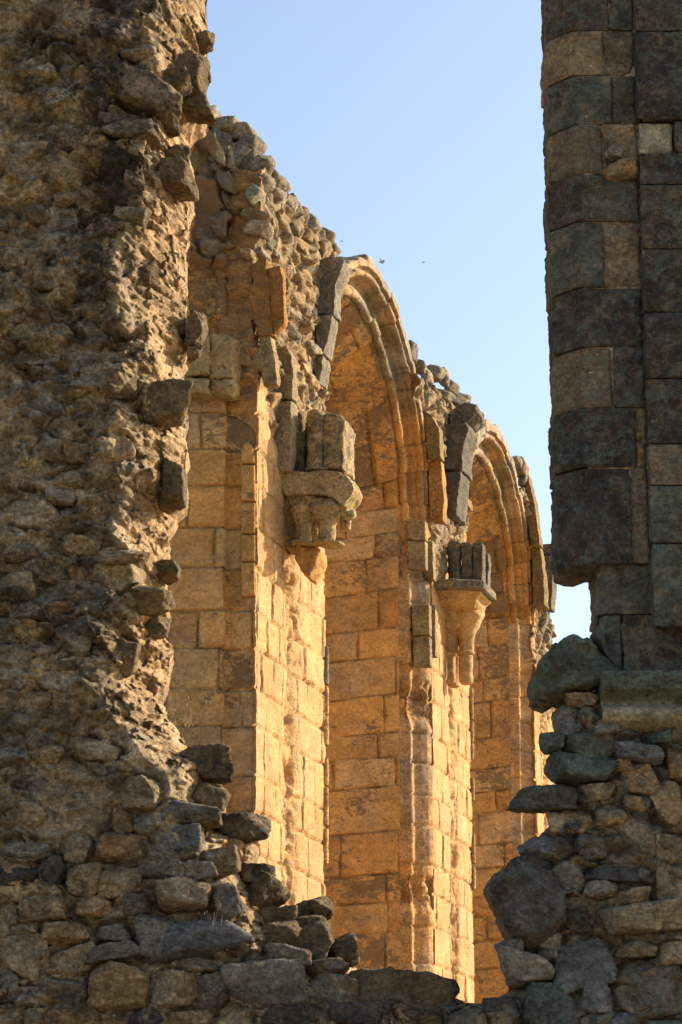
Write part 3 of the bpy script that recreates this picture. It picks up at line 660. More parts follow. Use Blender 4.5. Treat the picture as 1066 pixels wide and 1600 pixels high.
def corbel2():
    tc = 33.25; z = lambda y, x=715: zof(y, x, .4, tc - .2); pp = lambda x, y, t0=33.05: px_face([(x, y)], t0)[0][0]
    c = corbel_base(tc, 9.0, 'plain corbel with twin shafts and a square edged top on the farther pier')
    part = lambda name, data, mat=M_far: mesh(name, data[0], data[1], mat, c, data[2])
    tn = np.array([.30, .25, .15]); cream = np.array([.60, .385, .17])
    for k, (x0, x1, yt, tt) in enumerate([(675, 697, 850, 33.15), (700, 722, 848, 33.0)]):
        r_ = (pp(x1, 890) - pp(x0, 890)) / 2; part('shaft', lathe(tt, pp((x0 + x1) / 2, 890, tt), [(z(925), r_ * 1.1), (z(920), r_), (z(yt + 3), r_), (z(yt), r_ * .85)], 660 + k, tn * .85, .009, .45), M_farG)
    for k, (x0, x1, w_) in enumerate([(724, 739, .02), (740, 756, .06)]):
        part('shaft', puff(px_face([(x0, 852), (x0 + 3, 850), (x1 - 2, 850), (x1, 853), (x1, 924), (x0, 924)], tc - .2), 0, .22, AX(tc - .34 + w_), bevel=.03, n=90, amp=.01, seed=664 + k, tint=tn * .85, crust=.45), M_farG)
    part('shaft', puff(px_face([(757, 862), (764, 866), (765, 895), (763, 922), (757, 922)], tc), 0, .15, AX(tc - .05), bevel=.02, n=70, amp=.01, seed=668, tint=GREY * .8, crust=.4), M_farG)
    zt = z(925); part('abacus', loft([(zt + .0, .58, .60, tc - .4), (zt - .015, .61, .63, tc - .4), (zt - .11, .61, .63, tc - .4), (zt - .125, .58, .60, tc - .4)], octo, 670, tn * 1.1, .005, .45), M_farG)
    part('moulding', loft([(zt - .125, .54, .56, tc - .35), (zt - .15, .54, .55, tc - .35), (zt - .20, .48, .48, tc - .3), (zt - .23, .48, .48, tc - .3), (zt - .28, .42, .42, tc - .2)], octo, 672, cream * .9, .008, .1))
    zb = z(1022); p1, p2 = pp(702, 1040, 33.1), pp(728, 1040, 33.05); h_ = zt - .26 - zb
    for k, (pc, tt, rr, yb) in enumerate([(p1, 33.12, .082, 1066), (p2, 33.06, .096, 1070)]):
        zl = z(yb)
        part('stalk', lathe(tt, pc, [(zl, rr * .7), (zl + .03, rr * .97), (zl + .06, rr), (zb - .02, rr)], 676 + k, cream, .006, .05))
        part('necking', lathe(tt, pc, [(zb - .02, rr), (zb - .01, rr * 1.22), (zb + .02, rr * 1.25), (zb + .035, rr)], 680 + k, cream, .003, .05))
        part('bell', lathe(tt + .05, pc, [(zb + .03, rr), (zb + h_ * .3, rr * 1.05), (zb + h_ * .5, rr * 1.35), (zb + h_ * .7, rr * 2.0), (zb + h_ * .85, rr * 2.5), (zb + h_, rr * 2.6)], 684 + k, cream, .008, .05))
    part('core', loft([(zt - .26, .42, .46, tc), (zt - .50, .34, .36, tc), (zb + h_ * .5, .25, .22, tc), (zb, .16, .12, tc), (z(1068), .12, .1, tc)], half, 674, cream * .9, .01, .05))
corbel2()

# --- loose looking stones along the far wall's broken top
def farstone(x, y, wpx, hpx, p, depth, rot, seed, tint, crust=.35, parts=None):
    t, z = WP(x, y, p); sc_ = t / FPX / .98
    ax = lambda a, b, c_: wall(t + (a - t) * 1.0, b, c_)
    # stones face the viewer: px width is mostly stand-off (p), so size p and z by pixels
    return rock(0, 0, 0, wpx * sc_ * .5, depth * .5, hpx * sc_ * .5, rot, seed, False, tint, crust, .13,
                axes=lambda a, b, c_: wall(t - b, p + a, z + c_))
cap = [(318, 192, 46, 26, 8), (350, 200, 52, 26, -12), (378, 210, 44, 30, -20), (392, 230, 34, 40, -35), (345, 225, 46, 30, -10), (372, 245, 40, 46, -40), (390, 262, 34, 44, -45), (412, 262, 22, 36, -55), (408, 290, 30, 40, -45),
       (428, 285, 24, 30, -50), (440, 292, 14, 24, -60), (425, 312, 34, 40, -40), (445, 318, 20, 30, -60), (456, 322, 22, 24, -50), (468, 335, 20, 26, -50), (485, 352, 26, 28, -30), (478, 372, 28, 22, -15), (505, 372, 30, 30, -40), (515, 388, 24, 28, -50), (500, 390, 30, 34, -50), (495, 368, 24, 20, -20),
       (305, 215, 34, 34, 30), (322, 228, 38, 22, -20), (335, 255, 50, 16, -15), (330, 268, 60, 16, -10), (362, 278, 34, 20, -25), (312, 282, 46, 18, 0), (345, 290, 50, 20, -5), (378, 300, 26, 34, -60), (352, 308, 36, 20, 0), (370, 322, 30, 20, 10), (398, 340, 40, 36, -40), (392, 285, 26, 22, -30), (400, 305, 24, 26, -50), (388, 322, 26, 18, 0), (412, 325, 22, 24, -50), (384, 345, 26, 20, 10), (415, 378, 26, 16, -20), (398, 385, 26, 18, 0), (408, 398, 24, 14, -10), (390, 400, 20, 14, 0), (402, 362, 40, 18, -10), (335, 330, 30, 14, 10), (430, 350, 24, 40, -60), (440, 375, 22, 34, -60), (455, 360, 30, 18, -15), (462, 378, 36, 14, -30), (470, 395, 30, 16, -35), (455, 400, 22, 20, -60), (428, 398, 24, 14, -30), (475, 420, 26, 28, -40), (485, 440, 20, 24, -60), (462, 435, 22, 26, 20), (468, 460, 28, 22, -30), (455, 470, 16, 34, -70), (482, 468, 24, 16, 0), (470, 485, 30, 28, -50), (452, 495, 18, 26, -70), (485, 500, 18, 22, -40), (470, 512, 24, 30, -60), (478, 540, 38, 16, -25), (465, 560, 26, 14, 0), (488, 555, 16, 16, 0), (472, 578, 22, 16, 0), (482, 600, 24, 30, -70), (462, 600, 16, 18, 0), (472, 622, 18, 12, 0), (448, 520, 18, 30, -60),
       (643, 552, 16, 26, 0), (655, 574, 20, 16, -20), (668, 590, 14, 20, 0), (680, 584, 26, 22, 0), (693, 588, 18, 26, 0), (706, 605, 18, 20, -20), (662, 605, 16, 16, 0), (672, 615, 18, 20, -60), (690, 620, 30, 16, -20), (680, 640, 24, 20, -20), (700, 640, 20, 18, 0), (715, 630, 22, 16, -20), (722, 622, 26, 12, -25),
       (700, 650, 26, 14, 0), (690, 812, 18, 16, 0), (700, 824, 18, 14, -30), (684, 828, 16, 18, 0), (706, 838, 12, 12, 0),
       (806, 722, 16, 14, 0), (812, 736, 14, 14, 0), (818, 752, 14, 18, 0), (822, 772, 12, 16, 0), (846, 960, 22, 18, 0), (842, 978, 18, 20, -30), (856, 985, 16, 22, 0), (850, 1000, 20, 16, 0)]
for k, (x, y, w_, h_, rot) in enumerate([(388, 494, 34, 30, 0), (404, 505, 26, 22, -20), (421, 520, 16, 60, 0), (424, 480, 12, 50, 0), (400, 526, 30, 18, 0), (376, 520, 26, 18, 0), (428, 575, 14, 44, 5), (372, 590, 26, 26, 10), (395, 592, 30, 26, -15), (415, 603, 24, 34, -30), (380, 615, 30, 20, 0), (405, 628, 26, 24, 10), (424, 634, 18, 36, -20), (366, 632, 22, 18, 0), (388, 644, 28, 22, -20), (408, 655, 26, 24, -35), (424, 668, 14, 30, -10), (372, 660, 26, 14, -15), (395, 670, 26, 18, -30), (412, 684, 14, 24, -30)]):
    v, f, c = farstone(x, y, w_ * 1.15, h_ * 1.15, -.02 - (432 - x) / 165., .30, rot, 1500 + k, (GREY * .35 + PALE * .65) * (.85 + .04 * (k % 7)), .12)
    v = v - dW * (.12 if x < 415 else .02)
    mesh('rubble_stone', v, f, M_farG, abbey, c)
rs = np.random.RandomState(77)
for k, (x, y, w_, h_, rot) in enumerate(cap):
    near_top = y < 330 or x > 640
    lum = rs.uniform(.75, 1.15)
    tint = (GREY if (near_top or rs.rand() < .5) else GREY * .4 + PALE * .6) * lum
    p = -.05 if x > 400 else -.05 - (400 - x) / 150.
    if x < 400 and y < 400: p = -.12 - (405 - x) / 155.
    v, f, c = farstone(x, y, w_ * 1.12, h_ * 1.15, p, .34, rot, 900 + k, tint, .3)
    mesh('rubble_stone', v, f, M_farG, abbey, c)

# ================================================================== NEAR LEFT WALL AND SILL
leftwall = empty('ruined_wall', (-1.6, 10.2, 0), 'rough mortared rubble wall in shade on the left, stepping down to the sill', 'ruin')
SIL_L = [(-2600, -900), (312, -900), (318, -30), (316, 0), (309, 18), (312, 45), (316, 62), (312, 80), (318, 95), (320, 112), (312, 124), (297, 134), (291, 150), (290, 180), (296, 200), (286, 216), (298, 250), (297, 265), (288, 280), (290, 310), (288, 350), (284, 385), (288, 420), (284, 450), (286, 500), (281, 520), (284, 565), (286, 600), (283, 640), (290, 668), (284, 700), (287, 740), (276, 765), (264, 790), (268, 810), (258, 830), (264, 860), (258, 890), (268, 920), (264, 945), (272, 985), (262, 1010), (264, 1035), (258, 1060), (262, 1088), (272, 1112), (290, 1138), (318, 1145), (340, 1162), (340, 1200), (346, 1240), (352, 1262), (390, 1268), (400, 1300), (392, 1330), (418, 1370), (440, 1410), (500, 1420), (505, 1455), (540, 1460), (552, 1490), (560, 1508), (672, 1512), (682, 1556), (740, 1562), (800, 1570), (900, 1560), (900, 3600), (-2600, 3600)]
SIL_R = [(2800, 1070), (945, 1070), (905, 1085), (893, 1105), (878, 1125), (876, 1150), (888, 1172), (888, 1190), (896, 1222), (880, 1245), (880, 1265), (850, 1295), (842, 1320), (850, 1352), (846, 1400), (852, 1440), (838, 1465), (830, 1490), (815, 1500), (808, 1535), (788, 1550), (760, 1562), (690, 1572), (690, 3600), (2800, 3600)]
def near_wall(name, sil, Y0, back, xr, zr, parent, mat, stones, seed, tintf, edge_w, edge_d, mortarish, cell=.0052):
    poly = [FG(x - ((5 + 8 * (740 < y < 1110)) if edge_w > .1 and x < 330 else 0), y, Y0) for x, y in sil]
    poly = [(x, max(z, -.3)) for x, z in poly]
    xs = np.concatenate([np.arange(xr[0], xr[1], .05), np.arange(xr[1], xr[2], cell), np.arange(xr[2], xr[3], .05)])
    zs = np.concatenate([np.arange(zr[0], zr[1], .06), np.arange(zr[1], zr[2], cell), np.arange(zr[2], zr[3], .06)])
    X, Z = np.meshgrid(xs, zs, indexing='ij')
    P3 = np.stack([X, Z, X * 0 + seed], -1)
    wx = fbm(P3 * 7, 3, seed + 40) * .018; wz = fbm(P3 * 7, 3, seed + 44) * .014
    sd = poly_sdf(X + wx, Z + wz, poly)
    n1 = fbm(P3 * 2.0, 3, seed); n2 = fbm(P3 * 7, 4, seed + 1, .55); n3 = fbm(P3 * 26, 4, seed + 2, .6); rg = fbm(P3 * 9, 4, seed + 3, .55, ridge=True)
    rub, rr, body = rubble(X, Z, .15, .085, seed + 5)
    rub2, rr2, body2 = rubble(X + .3, Z, .055, .032, seed + 6)
    pk = smooth(.02, .22, fbm(P3 * 3.1, 3, seed + 17) + .25 * (1 - smooth(3.6, 4.1, Z)))
    lump = fbm(P3 * np.array([5., 9., 1.]), 4, seed + 19, .55, ridge=True)
    rub = rub * pk
    h = n1 * .09 + n2 * .05 + rub * (.05 + .04 * n1) + rub2 * .010 * smooth(.0, .3, n2) + lump * .035 + n3 * .010
    c1, r1_, e1 = chips(X, Z, .17, seed + 50, .55); c2, r2_, e2 = chips(X, Z, .07, seed + 51, .6); c3, r3_, e3 = chips(X, Z, .03, seed + 52, .7)
    fm = smooth(-.12, .12, fbm(P3 * 2.4, 3, seed + 53) + .06); fm2 = smooth(-.1, .1, fbm(P3 * 5.1, 3, seed + 54))
    h = h + fm * c1 * .034 + (.35 + .65 * fm) * fm2 * c2 * .020 + (.3 + .7 * fm2) * c3 * .0085
    grit = np.clip(fbm(P3 * 48, 2, seed + 56), -.3, 1) * .008; h = h + grit * (1 - fm * .6)
    near_wall.ch = (r1_, r2_, r3_, fm, fm2)
    hole = np.clip(fbm(P3 * np.array([5, 8, 1.]), 3, seed + 15) - .16, 0, 1); h = h - hole * .20
    h = h * mortarish(X, Z)
    # fillets of mortar round the set stones: slightly sunken bed
    for (x, y, w_, h_, rot, ci) in stones:
        cx_, cz_ = FG(x, y, Y0); a = w_ / FPX * 10.4 * .5; b = h_ / FPX * 10.4 * .5
        m = (np.abs(X - cx_) < a * 2.4) & (np.abs(Z - cz_) < b * 2.4)
        if not m.any(): continue
        q = ((X[m] - cx_) / a) ** 2 + ((Z[m] - cz_) / b) ** 2
        h[m] += -.018 * np.exp(-((np.sqrt(q) - 1.08) / .12) ** 2)
    h = h + (.008 * (1 - smooth(3.55, 3.75, Z)) if edge_w > .1 else .015)      # mortar stands fuller round the set stones
    # recede towards the broken edge
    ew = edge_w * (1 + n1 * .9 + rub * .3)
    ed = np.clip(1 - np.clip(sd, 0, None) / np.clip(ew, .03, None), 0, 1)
    rub3, rr3, body3 = rubble(X, Z, .075, .05, seed + 8)
    rec_ = edge_d * ed ** 1.35
    h = h * (1 - .35 * ed) - rec_ * (1 + n2 * .45) + smooth(0, .5, ed) * (rub3 * .035 + n3 * .012 + n2 * .03 + c2 * .02 + c3 * .010)
    near_wall.rec = (xs, zs, rec_)
    Yv = Y0 - h
    # snap rim vertices on to the outline
    gx = np.gradient(sd, xs, axis=0); gz = np.gradient(sd, zs, axis=1); gn = np.hypot(gx, gz) + 1e-6
    dx = xs[1:] - xs[:-1]
    keep = sd > -cell * 1.2
    mv = (sd < 0) & keep
    X2 = np.where(mv, X - gx / gn * sd, X); Z2 = np.where(mv, Z - gz / gn * sd, Z)
    jig = np.stack([fbm(P3 * 11, 3, seed + 70), fbm(P3 * 11, 3, seed + 75)], -1) * .012
    V = np.stack([X2 + jig[..., 0], Yv, Z2 + jig[..., 1]], -1)
    nu, nv = X.shape; F = gridF(nu, nv); kf = keep.reshape(-1)[F].all(1); F = F[kf]
    C = tintf(X, Z, n1, n2, n3, rub, rr, body, rr2, body2)
    v_ = 1 + fm * (r1_[..., 5] - .5) * .55 + fm2 * (r2_[..., 5] - .5) * .5 + (r3_[..., 5] - .5) * .28
    C[..., :3] *= v_[..., None]; gy = ((r1_[..., 6] > .72) * fm * .55 + (r2_[..., 6] > .78) * fm2 * .4)[..., None]; gy = np.clip(gy, 0, .75)
    C[..., :3] = C[..., :3] * (1 - gy) + C[..., :3].mean(-1, keepdims=True) * np.array([.86, .84, .80]) * gy
    C[..., 3] += (r1_[..., 7] - .5) * .35 * fm + (r2_[..., 7] - .5) * .25 * fm2
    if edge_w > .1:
        ep = (smooth(.1, .6, ed) * .75)[..., None]; C[..., :3] = C[..., :3] * (1 - ep) + np.array([.62, .43, .235]) * (.8 + .4 * r2_[..., 5:6]) * ep; C[..., 3] -= ep[..., 0] * .3  # sunlit rim painted in: paler tint towards the broken edge
    # skirt from the rim to the back of the wall
    E = np.concatenate([F[:, [0, 1]], F[:, [1, 2]], F[:, [2, 3]], F[:, [3, 0]]]); key = np.sort(E, 1); kk = key[:, 0].astype(np.int64) * (nu * nv) + key[:, 1]
    u_, idx, cnt = np.unique(kk, return_index=True, return_counts=True); B = E[idx[cnt == 1]]
    Vf = V.reshape(-1, 3); Cf = C.reshape(-1, 4)
    bv, inv = np.unique(B, return_inverse=True); inv = inv.reshape(B.shape); e = Vf[bv]; nb = len(bv); lay = [e]; K = 8
    for q in range(1, K + 1):
        fq = q / K; o = e.copy(); o[:, 1] = e[:, 1] * (1 - fq) + (Y0 + back) * fq
        nz = fbm(o * 6, 3, seed + 90); o[:, 0] -= np.abs(nz) * .06 * (1 if name != 'r' else -1) * fq ** .5; o[:, 2] -= np.abs(nz) * .03 * fq
        lay.append(o)
    SV = np.concatenate(lay); SF = np.concatenate([np.stack([inv[:, 1] + q * nb, inv[:, 0] + q * nb, inv[:, 0] + (q + 1) * nb, inv[:, 1] + (q + 1) * nb], -1) for q in range(K)])
    SC = np.tile(Cf[bv], (K + 1, 1))
    # back sheet: same outline, coarse
    Bk = Vf.copy(); Bk[:, 1] = Y0 + back; 
    used = np.unique(F); mp = -np.ones(nu * nv, int); mp[used] = np.arange(len(used))
    v, f, c = join([(Vf[used], mp[F], Cf[used]), (SV, SF, SC), (Bk[used][:, :], mp[F][:, ::-1], Cf[used])])
    return mesh('mortar_core', v, f, mat, parent, c)
# colour classes of the set stones
PAL = {0: (.41, .32, .20), 1: (.27, .245, .20), 2: (.13, .115, .095), 3: (.43, .29, .155), 4: (.13, .16, .13), 5: (.21, .215, .205)}
STL = [(72, 1176, 46, 32, -20, 3), (137, 1168, 66, 38, 8, 0), (30, 1273, 62, 50, 0, 0), (190, 1323, 82, 44, 4, 3), (130, 1374, 52, 48, 0, 0), (192, 1376, 66, 46, -8, 0), (242, 1356, 68, 30, 0, 1), (22, 1368, 60, 34, 0, 2), (80, 1361, 42, 46, 0, 1),
 (142, 1416, 62, 32, 0, 3), (212, 1416, 46, 26, 0, 1), (65, 1419, 66, 36, 0, 0), (8, 1431, 44, 48, 0, 0), (100, 1456, 84, 34, 0, 3), (175, 1457, 54, 27, 0, 1), (38, 1453, 36, 14, 0, 0), (35, 1493, 80, 60, 0, 0), (118, 1503, 74, 38, -8, 0), (180, 1488, 84, 28, -5, 1),
 (310, 1466, 150, 58, -4, 5), (245, 1468, 66, 70, 0, 1), (187, 1543, 92, 72, 10, 3), (95, 1546, 88, 42, 0, 1), (10, 1541, 44, 48, 0, 1), (12, 1586, 50, 34, 0, 0), (52, 1586, 38, 24, 0, 0), (120, 1592, 86, 34, 0, 3), (270, 1546, 74, 54, 0, 0), (332, 1546, 48, 56, 0, 1),
 (310, 1508, 84, 22, 5, 0), (425, 1541, 140, 72, -12, 1), (228, 1591, 68, 26, 0, 2), (300, 1589, 66, 24, 0, 0), (280, 1316, 80, 52, -10, 5), (290, 1268, 106, 34, 4, 5), (308, 1360, 58, 36, -15, 1), (280, 1396, 90, 48, 0, 0), (316, 1174, 60, 58, 0, 2),
 (322, 1232, 58, 42, 0, 1), (372, 1277, 80, 48, -6, 2), (345, 1338, 54, 40, 0, 1), (400, 1352, 52, 30, 0, 2), (408, 1384, 62, 46, -30, 2), (355, 1412, 50, 52, -30, 1), (432, 1424, 72, 32, -6, 1), (436, 1458, 68, 52, -10, 1), (487, 1408, 66, 36, -10, 2), (486, 1460, 64, 52, -25, 2),
 (534, 1476, 54, 46, -10, 2), (478, 1434, 60, 28, -10, 1), (450, 1495, 78, 28, 0, 1), (510, 1509, 60, 28, -10, 1), (605, 1552, 124, 80, 2, 1), (522, 1548, 74, 60, 0, 1), (450, 1590, 90, 40, 0, 2), (560, 1592, 80, 32, 0, 2), (660, 1592, 70, 30, 0, 1), (702, 1572, 66, 46, 0, 2), (750, 1580, 56, 36, 0, 4),
 (220, 1240, 64, 50, 0, 0), (190, 1282, 30, 42, -20, 3), (40, 1330, 72, 36, 0, 1), (120, 1326, 46, 44, 0, 0),
 (20, 68, 60, 34, 10, 5), (130, 34, 108, 60, -15, 2), (215, 78, 60, 26, 10, 1), (290, 70, 64, 70, 15, 0), (298, 112, 46, 46, 0, 3), (268, 106, 54, 30, -20, 2), (225, 140, 116, 60, 14, 2), (205, 193, 92, 34, 5, 2), (203, 224, 46, 42, 0, 3), (272, 205, 44, 30, -10, 2),
 (62, 120, 36, 22, -10, 5), (158, 230, 34, 38, 0, 1), (210, 277, 28, 36, 0, 2), (268, 250, 62, 44, 0, 0), (205, 330, 54, 28, 0, 1), (150, 360, 64, 24, -14, 2), (150, 415, 92, 62, 0, 0), (215, 412, 50, 44, 0, 0), (78, 428, 60, 46, 0, 1),
 (138, 481, 62, 26, -6, 2), (80, 522, 66, 40, 0, 1), (299, 463, 30, 58, 5, 0), (296, 503, 22, 18, 0, 0), (160, 593, 110, 58, 0, 0), (247, 606, 78, 74, 0, 0), (128, 648, 48, 34, 20, 2), (178, 702, 54, 42, -15, 3), (263, 728, 42, 78, 5, 3),
 (50, 800, 76, 50, 0, 1), (178, 868, 100, 18, -8, 1), (228, 925, 80, 36, -10, 0), (25, 915, 64, 50, -10, 0), (176, 1013, 76, 58, 0, 1), (98, 951, 46, 22, -8, 3), (112, 993, 72, 36, 5, 5)]
EXTRA_L = [(55, 620, 46, 34, 0, 1), (35, 668, 36, 42, 0, 1), (120, 708, 40, 26, 0, 0), (96, 775, 50, 26, 0, 1), (45, 955, 52, 26, 0, 5), (10, 985, 46, 40, 0, 5), (50, 1022, 50, 34, 0, 5), (90, 1060, 76, 34, 0, 1), (238, 958, 36, 28, 0, 0), (252, 858, 40, 30, 0, 0), (172, 943, 28, 28, 0, 1), (50, 1095, 60, 40, 0, 0), (313, 62, 20, 20, 0, 1), (316, 8, 26, 20, 0, 1), (183, 348, 30, 12, 0, 5), (52, 473, 30, 14, 0, 5), (22, 492, 34, 22, 0, 5), (100, 307, 34, 20, 0, 3), (115, 215, 60, 46, 0, 2), (60, 560, 80, 30, 0, 1), (135, 963, 34, 28, 0, 0), (5, 350, 16, 14, 0, 5), (22, 35, 34, 48, -20, 0), (30, 240, 60, 36, 0, 1), (60, 330, 50, 30, 0, 2), (20, 400, 50, 34, 0, 0), (110, 745, 50, 22, 0, 2), (30, 860, 60, 26, 0, 2), (120, 850, 60, 30, 0, 3), (80, 895, 50, 24, 0, 2)]
STR = [(912, 1092, 52, 22, 0, 3), (890, 1127, 44, 44, 0, 1), (862, 1159, 38, 30, 0, 4), (922, 1162, 92, 36, 0, 4), (998, 1178, 80, 26, 8, 5), (912, 1201, 110, 42, 0, 4), (997, 1216, 54, 44, 0, 3), (1060, 1192, 34, 52, 0, 3), (850, 1246, 98, 34, 3, 2), (934, 1236, 50, 26, 0, 0), (996, 1256, 44, 22, 5, 0),
 (1046, 1252, 48, 62, -8, 3), (1005, 1312, 96, 58, 34, 0), (895, 1286, 66, 42, 0, 0), (955, 1276, 52, 30, 0, 3), (855, 1326, 74, 38, -8, 5), (922, 1323, 56, 44, 0, 1), (828, 1404, 104, 118, -10, 2), (968, 1365, 96, 26, 5, 2), (888, 1374, 60, 50, -20, 1), (937, 1390, 50, 24, 0, 1),
 (990, 1402, 56, 30, 0, 0), (1050, 1385, 46, 56, 0, 0), (1005, 1434, 136, 42, -4, 0), (903, 1440, 46, 24, 0, 2), (802, 1478, 44, 22, -5, 1), (850, 1468, 60, 28, 10, 1), (913, 1500, 90, 74, -8, 5), (998, 1484, 60, 22, 0, 0), (826, 1516, 76, 44, 0, 1), (1016, 1548, 122, 92, -8, 1), (930, 1563, 52, 42, 0, 5), (853, 1570, 78, 58, 0, 4), (787, 1578, 62, 42, 0, 2), (1046, 1328, 50, 46, 0, 0), (1052, 1490, 44, 36, 0, 0), (975, 1195, 30, 18, 0, 3), (1040, 1150, 60, 26, 0, 4), (955, 1135, 40, 24, 0, 1), (960, 1600, 70, 30, 0, 5), (1040, 1610, 70, 30, 0, 1), (972, 262, 66, 34, -18, 3), (960, 240, 30, 16, 0, 1)]
def tint_left(X, Z, n1, n2, n3, rub, rr, body, rr2, body2):
    C = np.empty(X.shape + (4,)); base = np.array([.48, .375, .235])
    st = rr[..., 5:6]; cc = np.where(st < .35, np.array([.22, .20, .15]), np.where(st < .7, np.array([.42, .31, .17]), np.array([.34, .28, .185])))
    m = (smooth(.3, .6, rub) * .7)[..., None]
    c = base * (1 - m) + cc * m; c = c * (1 + n2 * .45 + n3 * .35)[..., None]
    # streak of dark growth near the left and blue grey lichened zone lower down
    dk = np.exp(-((X + .98 + n1 * .12) / .12) ** 2) * smooth(4.9, 5.6, Z)
    bl = smooth(.0, .2, n1 * .8 + .5 * np.exp(-((Z - 4.02) / .24) ** 2) * (1 - smooth(-1.0, -.65, X)) - .22)[..., None] * .7
    c = c * (1 - bl) + np.array([.16, .155, .14]) * (1 + n3[..., None] * .5) * bl
    C[..., :3] = c; C[..., 3] = .08 + .55 * dk + .45 * n2 + .1 * (rr[..., 6] > .85) * m[..., 0]
    return C
def tint_right(X, Z, n1, n2, n3, rub, rr, body, rr2, body2):
    C = np.empty(X.shape + (4,)); c = np.array([.24, .19, .125]) * (1 + n2 * .4 + n3 * .3)[..., None]; st = rr[..., 5:6]
    m = (smooth(.3, .6, rub) * .7)[..., None]; c = c * (1 - m) + np.where(st < .5, np.array([.2, .19, .15]), np.array([.33, .25, .14])) * m
    C[..., :3] = c; C[..., 3] = .15 + .3 * n2
    return C
def mort_l(X, Z): return .75 + .45 * smooth(3.0, 3.8, Z)
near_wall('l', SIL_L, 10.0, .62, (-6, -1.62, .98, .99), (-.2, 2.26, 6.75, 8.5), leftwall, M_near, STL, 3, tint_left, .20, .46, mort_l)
REC_L = near_wall.rec
def set_stones(lst, Y0, parent, mat, seed, as_parts=True, jut=.035, rec=None):
    out = []
    for k, (x, y, w_, h_, rot, ci) in enumerate(lst):
        X, Z = FG(x, y, Y0 - .03); s = 10 / FPX * 1.03
        rs = np.random.RandomState(seed + k)
        a, b = w_ * s * .50, h_ * s * .53
        dp = min(.16, .75 * max(a, b) + .03)
        prot = jut * rs.uniform(.5, 1.5) * (1.0 + (w_ > 70) * .3)
        tint = np.array(PAL[ci]) * rs.uniform(.85, 1.12)
        if rec is not None and y < 1230:
            prot *= .35 if x < 230 else .6; tint = tint * .45 + np.array([.46, .355, .225]) * .6
        yc = Y0 + dp - prot - .02
        if rec is not None:
            i = min(np.searchsorted(rec[0], X - a * .3), len(rec[0]) - 1); j = min(np.searchsorted(rec[1], Z), len(rec[1]) - 1); yc += rec[2][i, j] * .75
        q = rock(X, yc, Z, a, dp, b, -rot, seed + k, True, tint, .1 + (.25 if ci == 2 else 0), .085)
        Vq = q[0]; ww = np.stack([fbm(Vq * 26, 4, 60 + j * 7, .65) for j in range(3)], -1) * np.array([.010, .014, .010]); Vq = Vq + ww
        pr_ = smooth(-.03, .0, (Y0 - Vq[:, 1]) + fbm(Vq * 18, 3, 91) * .05)[:, None]
        Cq = q[2].copy(); Cq[:, :3] = Cq[:, :3] * pr_ + np.array([.30, .22, .12]) * .8 * (1 - pr_); q = (Vq, q[1], Cq)
        if as_parts: mesh('stone', *q[:2], mat, parent, q[2])
        else: out.append(q)
    if out:
        v, f, c = join(out); o = mesh('stones', v, f, mat, parent, c); o['kind'] = 'stuff'
set_stones(STL[:99], 10.0, leftwall, M_near, 2000, rec=REC_L)
set_stones(EXTRA_L, 10.0, leftwall, M_near, 2300, False, rec=REC_L)

# ================================================================== NEAR RIGHT PIER
pier = empty('ashlar_pier', (1.3, 10.2, 0), 'dark lichened ashlar pier in shade on the right above rough rubble', 'stone pier')
near_wall('r', SIL_R, 10.0, .5, (.38, .39, 1.62, 6.0), (-.2, 2.26, 3.65, 3.66), pier, M_nearR, STR, 9, tint_right, .05, .16, lambda X, Z: .8, cell=.0055)
set_stones(STR, 10.0, pier, M_nearR, 2600, jut=.045)
